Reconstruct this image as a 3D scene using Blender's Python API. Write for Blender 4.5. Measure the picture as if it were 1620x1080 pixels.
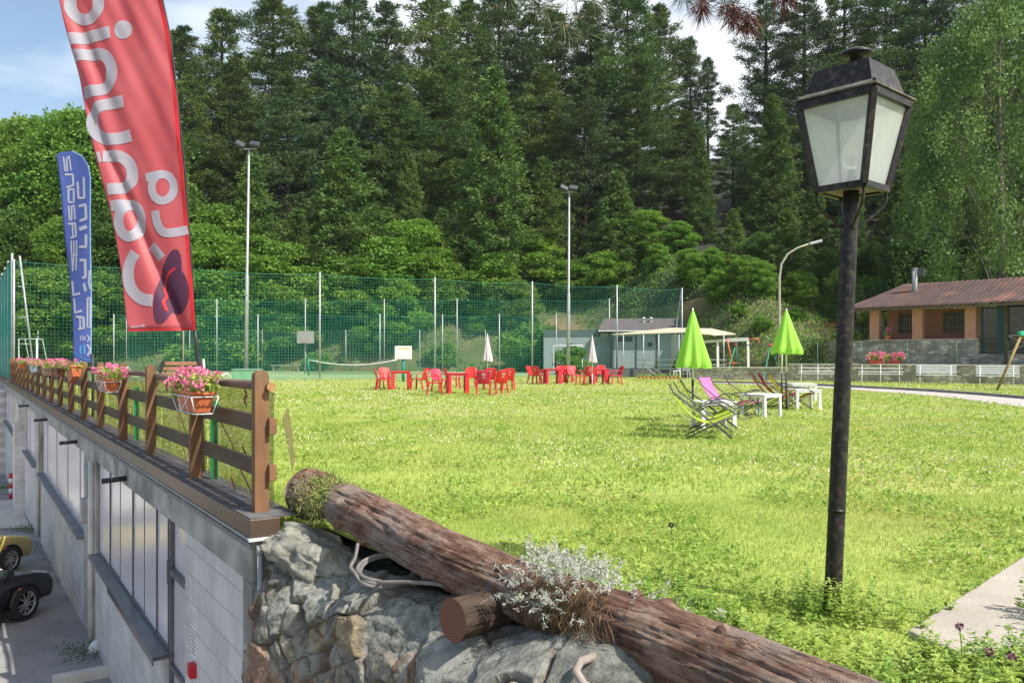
import bpy, math, random
import numpy as np
from mathutils import Vector, Matrix, noise
R = math.radians
for o in list(bpy.data.objects): bpy.data.objects.remove(o)
scene = bpy.context.scene
COL = scene.collection
F = 1308.0; HZ = 562.0; CZ = 1.35

# ---------------------------------------------------------------- camera
cam = bpy.data.cameras.new('camera')
cam.sensor_width = 36; cam.lens = 36*F/1620
cam.shift_y = (HZ-540)/1620
cam.clip_start = .05; cam.clip_end = 2000
cam.dof.use_dof = False
co = bpy.data.objects.new('camera', cam); COL.objects.link(co)
co.location = (0, 0, CZ); co.rotation_euler = (R(90), 0, 0)
scene.camera = co
scene.view_settings.view_transform = 'Standard'
scene.view_settings.look = 'None'
scene.view_settings.exposure = 0.48
scene.view_settings.gamma = 1
scene.render.engine = 'CYCLES'

# ---------------------------------------------------------------- sun and sky
SUN_EL = 50; SUN_AZ = (0.82, -0.57)
sx, sy = SUN_AZ; n_ = math.hypot(sx, sy); sx /= n_; sy /= n_
sd = Vector((sx*math.cos(R(SUN_EL)), sy*math.cos(R(SUN_EL)), math.sin(R(SUN_EL))))
sl = bpy.data.lights.new('sun', 'SUN'); sl.energy = 5.0; sl.angle = R(.5); sl.color = (1, .95, .86)
so = bpy.data.objects.new('sun', sl); COL.objects.link(so)
so.rotation_euler = sd.to_track_quat('Z', 'Y').to_euler(); so.location = (10, -5, 30)
world = bpy.data.worlds.new('World'); scene.world = world; world.use_nodes = True
nt = world.node_tree; nt.nodes.clear()
def N(nt, t, **k):
    n = nt.nodes.new(t)
    for a, b in k.items(): setattr(n, a, b)
    return n
out = N(nt, 'ShaderNodeOutputWorld'); bg = N(nt, 'ShaderNodeBackground'); bg.inputs[1].default_value = .13
sky = N(nt, 'ShaderNodeTexSky'); sky.sky_type = 'NISHITA'; sky.sun_disc = False
sky.sun_elevation = R(SUN_EL); sky.sun_rotation = math.atan2(sx, sy)
sky.air_density = 1.2; sky.dust_density = 1.5
tc = N(nt, 'ShaderNodeTexCoord'); mp = N(nt, 'ShaderNodeMapping')
mp.inputs['Scale'].default_value = (1, 1, 2.4); mp.inputs['Location'].default_value = (.32, .4, .15)
nz = N(nt, 'ShaderNodeTexNoise'); nz.inputs['Scale'].default_value = 1.7; nz.inputs['Detail'].default_value = 8
nz.inputs['Roughness'].default_value = .55
rp = N(nt, 'ShaderNodeValToRGB'); rp.color_ramp.elements[0].position = .43; rp.color_ramp.elements[1].position = .60
mx = N(nt, 'ShaderNodeMixRGB'); mx.inputs[2].default_value = (7.0, 7.3, 7.7, 1)
nt.links.new(tc.outputs['Generated'], mp.inputs[0]); nt.links.new(mp.outputs[0], nz.inputs[0])
sx_ = N(nt, 'ShaderNodeSeparateXYZ'); nt.links.new(tc.outputs['Generated'], sx_.inputs[0])
ma = N(nt, 'ShaderNodeMath', operation='MULTIPLY_ADD'); ma.inputs[1].default_value = .34; nt.links.new(sx_.outputs[0], ma.inputs[0]); nt.links.new(nz.outputs[0], ma.inputs[2])
nt.links.new(ma.outputs[0], rp.inputs[0]); nt.links.new(rp.outputs[0], mx.inputs[0])
nt.links.new(sky.outputs[0], mx.inputs[1]); nt.links.new(mx.outputs[0], bg.inputs[0]); nt.links.new(bg.outputs[0], out.inputs[0])

# ---------------------------------------------------------------- helpers
def W(px, py, d): return Vector(((px-810)/F*d, d, CZ-(py-HZ)/F*d))
def G(px, py, z=0.0):
    d = (CZ-z)*F/(py-HZ)
    return Vector(((px-810)/F*d, d, z))
def GD(px, d, z=0.0): return Vector(((px-810)/F*d, d, z))

def tag(o, label=None, cat=None, group=None, kind=None):
    if label: o['label'] = label
    if cat: o['category'] = cat
    if group: o['group'] = group
    if kind: o['kind'] = kind
    return o
def thing(name, label, cat, loc=(0, 0, 0), rz=0, group=None):
    o = bpy.data.objects.new(name, None); COL.objects.link(o)
    o.location = loc; o.rotation_euler = (0, 0, rz); o.empty_display_size = .1
    return tag(o, label, cat, group)
def kids(o): return [c for c in bpy.data.objects if c.parent == o]
def copy_tree(o, parent=None):
    c = o.copy(); COL.objects.link(c)
    if parent: c.parent = parent
    for ch in kids(o): copy_tree(ch, c)
    return c
ORD = ['first','second','third','fourth','fifth','sixth','seventh','eighth','ninth','tenth','eleventh','twelfth','thirteenth','fourteenth','fifteenth','sixteenth','seventeenth','eighteenth','nineteenth','twentieth','twenty-first','twenty-second','twenty-third','twenty-fourth','twenty-fifth','twenty-sixth','twenty-seventh','twenty-eighth','twenty-ninth','thirtieth','thirty-first','thirty-second','thirty-third','thirty-fourth','thirty-fifth','thirty-sixth','thirty-seventh','thirty-eighth','thirty-ninth','fortieth','forty-first','forty-second']

class MB:
    def __init__(s): s.v = []; s.f = []; s.m = []; s.mi = 0
    def add(s, vs, fs):
        b = len(s.v); s.v += [tuple(v) for v in vs]
        s.f += [tuple(b+i for i in f) for f in fs]; s.m += [s.mi]*len(fs)
        return s
    def box(s, x0, x1, y0, y1, z0, z1, M=None):
        vs = [Vector((x, y, z)) for x in (x0, x1) for y in (y0, y1) for z in (z0, z1)]
        if M: vs = [M @ v for v in vs]
        return s.add(vs, [(0,1,3,2),(4,6,7,5),(0,4,5,1),(2,3,7,6),(0,2,6,4),(1,5,7,3)])
    def bar(s, p0, p1, w, h, up=(0, 0, 1)):
        p0 = Vector(p0); p1 = Vector(p1); d = p1-p0; L = d.length
        if L < 1e-6: return s
        d.normalize(); up = Vector(up)
        if abs(d.dot(up)) > .98: up = Vector((0, 1, 0))
        a = d.cross(up).normalized(); b = a.cross(d)
        vs = []
        for p in (p0, p1):
            for i, j in ((-1,-1),(1,-1),(1,1),(-1,1)): vs.append(p+a*(i*w/2)+b*(j*h/2))
        return s.add(vs, [(0,1,2,3),(7,6,5,4),(0,4,5,1),(1,5,6,2),(2,6,7,3),(3,7,4,0)])
    def tube(s, pts, r, n=8, cap=True):
        pts = [Vector(p) for p in pts]
        if not hasattr(r, '__len__'): r = [r]*len(pts)
        rings = []; pa = None
        for i, p in enumerate(pts):
            d = (pts[min(i+1, len(pts)-1)]-pts[max(i-1, 0)]).normalized()
            if pa is None:
                u = Vector((0, 0, 1)) if abs(d.z) < .9 else Vector((1, 0, 0))
                a = d.cross(u).normalized()
            else:
                a = (pa-d*pa.dot(d)).normalized()
            pa = a; b = d.cross(a)
            rings.append([p+(a*math.cos(2*math.pi*k/n)+b*math.sin(2*math.pi*k/n))*r[i] for k in range(n)])
        vs = [v for q in rings for v in q]; fs = []
        for i in range(len(pts)-1):
            for k in range(n):
                k2 = (k+1) % n
                fs.append((i*n+k, i*n+k2, (i+1)*n+k2, (i+1)*n+k))
        if cap: fs.append(tuple(range(n-1, -1, -1))); fs.append(tuple(range((len(pts)-1)*n, len(pts)*n)))
        return s.add(vs, fs)
    def lathe(s, prof, n=24, c=(0, 0, 0)):
        vs = []; fs = []
        for r, z in prof:
            for k in range(n): vs.append((c[0]+r*math.cos(2*math.pi*k/n), c[1]+r*math.sin(2*math.pi*k/n), c[2]+z))
        for i in range(len(prof)-1):
            for k in range(n):
                k2 = (k+1) % n; fs.append((i*n+k, i*n+k2, (i+1)*n+k2, (i+1)*n+k))
        return s.add(vs, fs)
    def ball(s, c, r, n=8, sz=1):
        pr = [(r*math.sin(math.pi*i/n)+1e-5, -r*sz*math.cos(math.pi*i/n)) for i in range(n+1)]
        return s.lathe(pr, n+2, c)
    def prism(s, poly, z0, z1):
        n = len(poly); vs = [(x, y, z0) for x, y in poly]+[(x, y, z1) for x, y in poly]
        fs = [tuple(range(n-1, -1, -1)), tuple(range(n, 2*n))]+[(i, (i+1) % n, n+(i+1) % n, n+i) for i in range(n)]
        return s.add(vs, fs)
    def grid(s, fn, nu, nv):
        vs = [fn(i/nu, j/nv) for i in range(nu+1) for j in range(nv+1)]
        fs = [(i*(nv+1)+j, (i+1)*(nv+1)+j, (i+1)*(nv+1)+j+1, i*(nv+1)+j+1) for i in range(nu) for j in range(nv)]
        return s.add(vs, fs)
    def build(s, name, mat, parent=None, smooth=False, bevel=0, solid=0, world=False, sub=0):
        me = bpy.data.meshes.new(name); me.from_pydata(s.v, [], s.f); me.update()
        ms = mat if isinstance(mat, (list, tuple)) else [mat]
        for m in ms: me.materials.append(m)
        if len(ms) > 1: me.polygons.foreach_set('material_index', s.m)
        o = bpy.data.objects.new(name, me); COL.objects.link(o)
        if smooth: me.shade_smooth()
        if parent:
            o.parent = parent
            if world: o.matrix_parent_inverse = (Matrix.Translation(parent.location) @ Matrix.Rotation(parent.rotation_euler.z, 4, 'Z')).inverted()
        if solid:
            m = o.modifiers.new('solid', 'SOLIDIFY'); m.thickness = solid; m.offset = 0
        if bevel:
            m = o.modifiers.new('bevel', 'BEVEL'); m.width = bevel; m.segments = 2; m.limit_method = 'ANGLE'
        if sub:
            m = o.modifiers.new('sub', 'SUBSURF'); m.levels = sub; m.render_levels = sub
        return o

def np_obj(name, V, mat, parent=None, mi=None, smooth=False):
    """V: (n,k,3) array of separate k-gons"""
    n, k, _ = V.shape
    me = bpy.data.meshes.new(name)
    me.vertices.add(n*k); me.vertices.foreach_set('co', V.reshape(-1).astype(np.float32))
    me.loops.add(n*k); me.loops.foreach_set('vertex_index', np.arange(n*k, dtype=np.int32))
    me.polygons.add(n); me.polygons.foreach_set('loop_start', np.arange(0, n*k, k, dtype=np.int32))
    me.polygons.foreach_set('loop_total', np.full(n, k, dtype=np.int32))
    ms = mat if isinstance(mat, (list, tuple)) else [mat]
    for m in ms: me.materials.append(m)
    if mi is not None: me.polygons.foreach_set('material_index', mi.astype(np.int32))
    me.update(calc_edges=True)
    o = bpy.data.objects.new(name, me); COL.objects.link(o)
    if parent: o.parent = parent
    return o
def nrm(a): return a/(np.linalg.norm(a, axis=-1, keepdims=True)+1e-9)
def leaves(rng, C, D, L, Wd, quad=True, flat=None):
    """leaf shaped polygons at C pointing along D"""
    n = len(C); D = nrm(D)
    ref = rng.normal(size=(n, 3)) if flat is None else np.cross(D, np.tile([0, 0, 1.], (n, 1)))+rng.normal(size=(n, 3))*flat
    S = nrm(ref-D*(ref*D).sum(1, keepdims=True))
    L = np.asarray(L).reshape(-1, 1); Wd = np.asarray(Wd).reshape(-1, 1)
    if quad:
        return np.stack([C, C+D*L*.45+S*Wd/2, C+D*L, C+D*L*.45-S*Wd/2], 1)
    return np.stack([C-S*Wd/2, C+S*Wd/2, C+D*L], 1)

def pm(name, c1, c2=None, scale=5., rough=.7, bump=0., bscale=None, metal=0., spec=.4, stretch=(1, 1, 1), detail=6, lo=.35, hi=.65, c3=None, s3=1., amt3=.5, trans=0., rand=0.):
    """noise-mottled principled material, object coordinates"""
    m = bpy.data.materials.new(name); m.use_nodes = True; nt = m.node_tree; nt.nodes.clear()
    o = N(nt, 'ShaderNodeOutputMaterial'); p = N(nt, 'ShaderNodeBsdfPrincipled'); L = nt.links.new
    p.inputs['Roughness'].default_value = rough; p.inputs['Metallic'].default_value = metal
    p.inputs['Specular IOR Level'].default_value = spec
    tc = N(nt, 'ShaderNodeTexCoord'); mp = N(nt, 'ShaderNodeMapping'); mp.inputs['Scale'].default_value = stretch
    L(tc.outputs['Object'], mp.inputs[0])
    c2 = c2 or tuple(x*.85 for x in c1)
    nz = N(nt, 'ShaderNodeTexNoise'); nz.inputs['Scale'].default_value = scale; nz.inputs['Detail'].default_value = detail
    L(mp.outputs[0], nz.inputs[0])
    mr = N(nt, 'ShaderNodeMapRange'); mr.inputs[1].default_value = lo; mr.inputs[2].default_value = hi; L(nz.outputs[0], mr.inputs[0])
    mix = N(nt, 'ShaderNodeMixRGB'); mix.inputs[1].default_value = (*c1, 1); mix.inputs[2].default_value = (*c2, 1); L(mr.outputs[0], mix.inputs[0])
    col = mix.outputs[0]
    if c3:
        n3 = N(nt, 'ShaderNodeTexNoise'); n3.inputs['Scale'].default_value = s3; n3.inputs['Detail'].default_value = 5; L(tc.outputs['Object'], n3.inputs[0])
        r3 = N(nt, 'ShaderNodeMapRange'); r3.inputs[1].default_value = .5; r3.inputs[2].default_value = .65; r3.inputs[4].default_value = amt3; L(n3.outputs[0], r3.inputs[0])
        x3 = N(nt, 'ShaderNodeMixRGB'); x3.inputs[2].default_value = (*c3, 1); L(r3.outputs[0], x3.inputs[0]); L(col, x3.inputs[1]); col = x3.outputs[0]
    if rand:
        oi = N(nt, 'ShaderNodeObjectInfo'); hs = N(nt, 'ShaderNodeHueSaturation')
        a = N(nt, 'ShaderNodeMapRange'); a.inputs[3].default_value = 1-rand; a.inputs[4].default_value = 1+rand; L(oi.outputs['Random'], a.inputs[0]); L(a.outputs[0], hs.inputs['Value'])
        ml = N(nt, 'ShaderNodeMath', operation='MULTIPLY'); ml.inputs[1].default_value = 7.13; fr = N(nt, 'ShaderNodeMath', operation='FRACT')
        L(oi.outputs['Random'], ml.inputs[0]); L(ml.outputs[0], fr.inputs[0])
        b = N(nt, 'ShaderNodeMapRange'); b.inputs[3].default_value = .5-rand*.06; b.inputs[4].default_value = .5+rand*.06; L(fr.outputs[0], b.inputs[0]); L(b.outputs[0], hs.inputs['Hue'])
        L(col, hs.inputs['Color']); col = hs.outputs[0]
    L(col, p.inputs['Base Color'])
    if bump:
        nb = N(nt, 'ShaderNodeTexNoise'); nb.inputs['Scale'].default_value = bscale or scale*4; nb.inputs['Detail'].default_value = 8; L(mp.outputs[0], nb.inputs[0])
        bm = N(nt, 'ShaderNodeBump'); bm.inputs['Strength'].default_value = bump; bm.inputs['Distance'].default_value = .02; L(nb.outputs[0], bm.inputs['Height']); L(bm.outputs[0], p.inputs['Normal'])
    sh = p.outputs[0]
    if trans:
        t = N(nt, 'ShaderNodeBsdfTranslucent'); L(col, t.inputs[0]); ms = N(nt, 'ShaderNodeMixShader'); ms.inputs[0].default_value = trans
        L(p.outputs[0], ms.inputs[1]); L(t.outputs[0], ms.inputs[2]); sh = ms.outputs[0]
    L(sh, o.inputs[0])
    m['p'] = p.name
    return m
def brick_mat(name, c1, c2, mortar, bw, bh, ms=.01, axes='XZ', rough=.85, dirt=(.2, .19, .18), bump=.5, dirtamt=.5, offset=.5):
    m = bpy.data.materials.new(name); m.use_nodes = True; nt = m.node_tree; nt.nodes.clear(); L = nt.links.new
    o = N(nt, 'ShaderNodeOutputMaterial'); p = N(nt, 'ShaderNodeBsdfPrincipled'); p.inputs['Roughness'].default_value = rough
    p.inputs['Specular IOR Level'].default_value = .25
    tc = N(nt, 'ShaderNodeTexCoord'); sp = N(nt, 'ShaderNodeSeparateXYZ'); cb = N(nt, 'ShaderNodeCombineXYZ')
    L(tc.outputs['Object'], sp.inputs[0]); L(sp.outputs[axes[0]], cb.inputs[0]); L(sp.outputs[axes[1]], cb.inputs[1])
    b = N(nt, 'ShaderNodeTexBrick'); b.offset = offset; b.inputs['Scale'].default_value = 1; b.inputs['Mortar Size'].default_value = ms; b.inputs['Mortar Smooth'].default_value = .3
    b.inputs['Brick Width'].default_value = bw; b.inputs['Row Height'].default_value = bh
    b.inputs['Color1'].default_value = (*c1, 1); b.inputs['Color2'].default_value = (*c2, 1); b.inputs['Mortar'].default_value = (*mortar, 1)
    L(cb.outputs[0], b.inputs[0])
    nz = N(nt, 'ShaderNodeTexNoise'); nz.inputs['Scale'].default_value = 1.7; nz.inputs['Detail'].default_value = 9; nz.inputs['Roughness'].default_value = .65; L(tc.outputs['Object'], nz.inputs[0])
    mr = N(nt, 'ShaderNodeMapRange'); mr.inputs[1].default_value = .45; mr.inputs[2].default_value = .75; mr.inputs[4].default_value = dirtamt; L(nz.outputs[0], mr.inputs[0])
    mx = N(nt, 'ShaderNodeMixRGB'); mx.inputs[2].default_value = (*dirt, 1); L(b.outputs[0], mx.inputs[1]); L(mr.outputs[0], mx.inputs[0]); L(mx.outputs[0], p.inputs['Base Color'])
    n2 = N(nt, 'ShaderNodeTexNoise'); n2.inputs['Scale'].default_value = 60; L(tc.outputs['Object'], n2.inputs[0])
    ad = N(nt, 'ShaderNodeMath', operation='MULTIPLY_ADD'); ad.inputs[1].default_value = -1.2; L(b.outputs['Fac'], ad.inputs[0]); L(n2.outputs[0], ad.inputs[2])
    bm = N(nt, 'ShaderNodeBump'); bm.inputs['Strength'].default_value = bump; bm.inputs['Distance'].default_value = .008; L(ad.outputs[0], bm.inputs['Height']); L(bm.outputs[0], p.inputs['Normal'])
    L(p.outputs[0], o.inputs[0])
    return m
def holes_mat(name, col, alpha, freq=0, rough=.7, trans=.3):
    """woven netting: coloured threads, see-through between them"""
    m = bpy.data.materials.new(name); m.use_nodes = True; nt = m.node_tree; nt.nodes.clear(); L = nt.links.new
    o = N(nt, 'ShaderNodeOutputMaterial'); d = N(nt, 'ShaderNodeBsdfDiffuse'); d.inputs[0].default_value = (*col, 1)
    t = N(nt, 'ShaderNodeBsdfTransparent'); ms = N(nt, 'ShaderNodeMixShader'); ms.inputs[0].default_value = alpha
    if freq:
        tc = N(nt, 'ShaderNodeTexCoord'); w = N(nt, 'ShaderNodeTexWave', bands_direction='Z'); w.inputs['Scale'].default_value = freq; w.inputs['Distortion'].default_value = 1.5; w.inputs['Detail'].default_value=1
        L(tc.outputs['Object'], w.inputs[0]); nz = N(nt, 'ShaderNodeTexNoise'); nz.inputs['Scale'].default_value = 3; L(tc.outputs['Object'], nz.inputs[0])
        a = N(nt, 'ShaderNodeMath', operation='MULTIPLY'); L(w.outputs[1], a.inputs[0]); L(nz.outputs[0], a.inputs[1])
        mr = N(nt, 'ShaderNodeMapRange'); mr.inputs[1].default_value = 0; mr.inputs[2].default_value = .6; mr.inputs[3].default_value = alpha*.45; mr.inputs[4].default_value = min(1, alpha*1.7)
        L(a.outputs[0], mr.inputs[0]); L(mr.outputs[0], ms.inputs[0])
    L(t.outputs[0], ms.inputs[1]); L(d.outputs[0], ms.inputs[2]); L(ms.outputs[0], o.inputs[0])
    return m
M = {}
M['bark'] = pm('bark', (.060, .046, .036), (.028, .022, .02), 6, .95, .6, stretch=(1, 1, .2))
M['birchbark'] = pm('birch_bark', (.20, .18, .15), (.07, .06, .05), 3, .9, .4, lo=.45, hi=.6)
M['pine'] = pm('pine_needles', (.055, .115, .032), (.14, .195, .048), .35, .6, rand=.2, trans=.12, spec=.3)
M['pine2'] = pm('grey_pine_needles', (.050, .105, .042), (.12, .175, .060), .4, .6, rand=.2, trans=.1, spec=.3)
M['spruce'] = pm('spruce_needles', (.065, .13, .028), (.15, .22, .045), .5, .6, rand=.18, trans=.2, spec=.3)
M['leaf'] = pm('broad_leaves', (.11, .235, .034), (.23, .37, .055), .5, .55, rand=.15, trans=.38, spec=.3)
M['leafdark'] = pm('dark_leaves', (.06, .13, .025), (.13, .22, .04), .5, .55, rand=.15, trans=.3, spec=.3)
M['birch'] = pm('birch_leaves', (.10, .18, .045), (.21, .31, .08), .5, .55, trans=.35, spec=.3)
M['grass'] = pm('grass_blades', (.28, .385, .06), (.45, .51, .135), 1.1, .6, trans=.42, spec=.25, c3=(.52, .48, .16), s3=.45, amt3=.5)
M['lawn'] = pm('lawn_ground', (.22, .31, .05), (.34, .40, .09), 1.3, .95, .6, 30, c3=(.36, .34, .11), s3=.35, amt3=.6)
M['clover'] = pm('clover_flowers', (.66, .62, .42), (.6, .50, .40), 3, .8)
M['weed'] = pm('weed_leaves', (.19, .32, .045), (.38, .48, .09), 4, .5, trans=.35)
M['silver'] = pm('silver_leaves', (.54, .54, .47), (.38, .40, .33), 9, .8, trans=.15)
M['dry'] = pm('dry_roots', (.22, .14, .07), (.11, .07, .04), 9, .9)
M['asphalt'] = pm('asphalt', (.25, .24, .235), (.33, .315, .305), 1.2, .95, .5, 80, c3=(.13, .125, .13), s3=.5, amt3=.7)
M['concrete'] = pm('rough_concrete', (.50, .475, .44), (.33, .315, .29), 3, .95, .9, 25, c3=(.17, .16, .145), s3=1.3, amt3=.7)
M['pale_concrete'] = pm('pale_concrete', (.62, .58, .52), (.48, .44, .39), 3, .95, .4, 30)
M['block'] = brick_mat('concrete_blocks', (.56, .54, .53), (.65, .62, .60), (.44, .42, .41), .5, .25, .007, dirt=(.36, .34, .33), bump=.6, dirtamt=.75)
M['sill'] = pm('sill_slate', (.14, .14, .15), (.20, .20, .21), 4, .55, .2)
M['cap'] = pm('coping_metal', (.13, .085, .06), (.09, .065, .05), 2, .38, .05, metal=.35, c3=(.06, .085, .03), s3=.35, amt3=.75)
M['captop'] = pm('coping_top', (.13, .125, .13), (.075, .07, .07), 6, .9, .5, 40)
M['drip'] = pm('drip_edge', (.75, .75, .74), None, 4, .5)
M['wood'] = pm('fence_wood', (.25, .125, .055), (.12, .062, .032), 5, .8, .5, 18, stretch=(1, 1, .25), c3=(.10, .085, .06), s3=3, amt3=.4, lo=.3, hi=.7)
M['rail'] = pm('rail_wood', (.125, .09, .055), (.075, .055, .036), 5, .8, .5, 18, stretch=(.2, 1, 1), c3=(.12, .13, .06), s3=2, amt3=.4, lo=.3, hi=.7)
M['endgrain'] = pm('end_grain', (.42, .24, .09), (.28, .15, .06), 14, .8)
M['green_paint'] = pm('green_paint', (.02, .33, .12), (.025, .26, .10), 5, .4)
M['terra'] = pm('terracotta_plastic', (.62, .17, .06), (.50, .13, .05), 6, .55)
M['wirewhite'] = pm('white_wire', (.8, .8, .8), None, 5, .4)
M['white'] = pm('white_plastic', (.80, .80, .80), (.72, .72, .73), 3, .4, trans=.05)
M['whitepaint'] = pm('white_paint', (.75, .75, .74), (.66, .66, .66), 4, .55)
M['pink'] = pm('geranium_pink', (.75, .12, .28), (.85, .33, .48), 30, .7, trans=.2)
M['red_pl'] = pm('red_plastic', (.74, .028, .055), (.64, .025, .045), 2, .42, spec=.5, trans=.14, rand=.15)
M['black_iron'] = pm('black_iron', (.010, .010, .011), (.022, .019, .018), 8, .42, .18, 40, spec=.3, c3=(.085, .065, .05), s3=26, amt3=.55)
M['black'] = pm('black_metal', (.02, .02, .022), (.03, .03, .03), 8, .5)
M['steel'] = pm('galvanised_steel', (.42, .43, .44), (.33, .34, .35), 3, .5, metal=.25)
M['net'] = pm('net_cord', (.03, .25, .185), (.025, .20, .15), 3, .7)
M['netpale'] = pm('dark_wire', (.10, .18, .13), None, 3, .7)

def rubble_mat(name, c1, c2, c3, mortar, sx=3.2, sz=7.5):
    m = bpy.data.materials.new(name); m.use_nodes = True; nt = m.node_tree; nt.nodes.clear(); L = nt.links.new
    o = N(nt, 'ShaderNodeOutputMaterial'); p = N(nt, 'ShaderNodeBsdfPrincipled'); p.inputs['Roughness'].default_value = .9; p.inputs['Specular IOR Level'].default_value = .2
    tc = N(nt, 'ShaderNodeTexCoord'); mp = N(nt, 'ShaderNodeMapping'); mp.inputs['Scale'].default_value = (sx, .01, sz); L(tc.outputs['Object'], mp.inputs[0])
    v = N(nt, 'ShaderNodeTexVoronoi'); v.inputs['Scale'].default_value = 1; v.inputs['Randomness'].default_value = .8; e = N(nt, 'ShaderNodeTexVoronoi', feature='DISTANCE_TO_EDGE'); e.inputs['Scale'].default_value = 1; e.inputs['Randomness'].default_value = .8
    L(mp.outputs[0], v.inputs[0]); L(mp.outputs[0], e.inputs[0])
    sp = N(nt, 'ShaderNodeSeparateXYZ'); L(v.outputs['Color'], sp.inputs[0]); r = N(nt, 'ShaderNodeValToRGB'); L(sp.outputs[0], r.inputs[0]); r.color_ramp.elements[0].color = (*c1, 1); r.color_ramp.elements[1].color = (*c2, 1); r.color_ramp.elements.new(.55).color = (*c3, 1)
    mr = N(nt, 'ShaderNodeMapRange'); mr.inputs[1].default_value = .03; mr.inputs[2].default_value = .10; L(e.outputs[0], mr.inputs[0])
    nz = N(nt, 'ShaderNodeTexNoise'); nz.inputs['Scale'].default_value = 1.2; nz.inputs['Detail'].default_value = 8; L(tc.outputs['Object'], nz.inputs[0]); r2 = N(nt, 'ShaderNodeMapRange'); r2.inputs[1].default_value = .35; r2.inputs[2].default_value = .7; r2.inputs[3].default_value = .85; r2.inputs[4].default_value = 1.5; L(nz.outputs[0], r2.inputs[0])
    mx = N(nt, 'ShaderNodeMixRGB'); mx.inputs[1].default_value = (*mortar, 1); L(mr.outputs[0], mx.inputs[0]); L(r.outputs[0], mx.inputs[2])
    vm = N(nt, 'ShaderNodeVectorMath', operation='SCALE'); L(mx.outputs[0], vm.inputs[0]); L(r2.outputs[0], vm.inputs['Scale']); L(vm.outputs[0], p.inputs['Base Color'])
    bm = N(nt, 'ShaderNodeBump'); bm.inputs['Strength'].default_value = .8; bm.inputs['Distance'].default_value = .03; L(mr.outputs[0], bm.inputs['Height']); L(bm.outputs[0], p.inputs['Normal']); L(p.outputs[0], o.inputs[0]); return m

# ================================================================ SETTING
U = Vector((-.554, .832, 0)).normalized(); NO = Vector((-.832, -.554, 0)).normalized()
ORG = Vector((-1.963, 6.45, 0)); UROT = math.atan2(U.y, U.x)
def FW(t, s, z=0): return ORG+U*t+NO*s+Vector((0, 0, z))
def sstep(a, b, x): x = min(1, max(0, (x-a)/(b-a))); return x*x*(3-2*x)
def foot(x): return 71-21*sstep(6, 17, x)-6*sstep(20, 40, x)
def terr(x): return .8*sstep(11, 15, x)
def hill(x, y):
    s = y-foot(x)
    if s < 0: return terr(x)
    sl = .72-.2*sstep(8, 20, x)
    h = sl*min(s, 9)+.33*max(0, s-9)
    return terr(x)+h*(.9+.1*sstep(-60, -20, x))+noise.noise(Vector((x*.15, y*.15, 0)))*min(s, 4)*.35
LOGA = Vector((-1.61, 6.60, .24)); LOGB = Vector((1.30, 2.34, .145))
LD = (LOGB-LOGA).normalized()

g = MB(); g.add([(-900, -900, -6), (900, -900, -6), (900, 900, -6), (-900, 900, -6)], [(0, 1, 2, 3)])
tag(g.build('ground', pm('far_ground', (.08, .12, .04), (.12, .14, .06), .1, .95)), kind='structure')

# hill
xs = np.arange(-120, 121, 2.4); ss = [-.05, 0, .7, 1.5, 2.5, 3.5, 5, 6.5, 8, 9, 11, 14, 18, 24, 30, 38, 50, 70, 100]
hb = MB(); vs = []
for x in xs:
    for k, s in enumerate(ss):
        y = foot(x)+s
        vs.append((x, y, -5.5 if k == 0 else hill(x, y)-.03))
n2 = len(ss)
hb.add(vs, [(i*n2+j, (i+1)*n2+j, (i+1)*n2+j+1, i*n2+j+1) for i in range(len(xs)-1) for j in range(n2-1)])
hb.m = [0 if ss[f[0] % n2] < 8 else 1 for f in hb.f]
M['floor'] = pm('forest_floor', (.02, .028, .012), (.035, .035, .02), .5, .95)
M['bank'] = pm('bank_earth', (.07, .09, .03), (.13, .12, .055), .35, .95, .6, 3, c3=(.30, .19, .10), s3=.11, amt3=.8)
tag(hb.build('hill', [M['bank'], M['floor']], smooth=True), kind='structure')

# lawn sheet
e0 = FW(-.27, -.05); le = LOGA+Vector((-.05, -.02, 0))
LAWN = [tuple(e0[:2]), tuple(FW(5, -.05)[:2]), tuple(FW(78, -.05)[:2]), (60, 74), (120, 60), (60, -6), (3.2, -6), (2.15, 1.0), (LOGB.x+.02, LOGB.y+.03), (LOGA.x+.15, LOGA.y-.12), (-1.72, 6.3)]
lb = MB(); lb.add([(x, y, 0) for x, y in LAWN], [tuple(range(len(LAWN)-1, -1, -1))])
tag(lb.build('lawn', M['lawn']), kind='structure')
# court behind the front net
C0 = Vector((-24.1, 40, 0)); C1 = Vector((11.9, 57, 0))
cb = MB(); cb.add([(C0.x+.3, C0.y+.3, .004), (C1.x, C1.y, .004), (11, 70.5, .004), (-43, 70.5, .004)], [(0, 1, 2, 3)])
tag(cb.build('court', pm('court_surface', (.17, .27, .12), (.24, .33, .15), .6, .9)), kind='structure')
lm = MB()
for a, b, w in ((C0+Vector((.5, .2, 0)), C1, .12), (Vector((-34, 58, 0)), Vector((8, 66, 0)), .1)):
    d = (b-a).normalized(); p = Vector((-d.y, d.x, 0))*w/2
    lm.add([a-p+Vector((0, 0, .008)), b-p+Vector((0, 0, .008)), b+p+Vector((0, 0, .008)), a+p+Vector((0, 0, .008))], [(0, 1, 2, 3)])
tag(lm.build('court_lines', M['whitepaint']), kind='structure')
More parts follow.
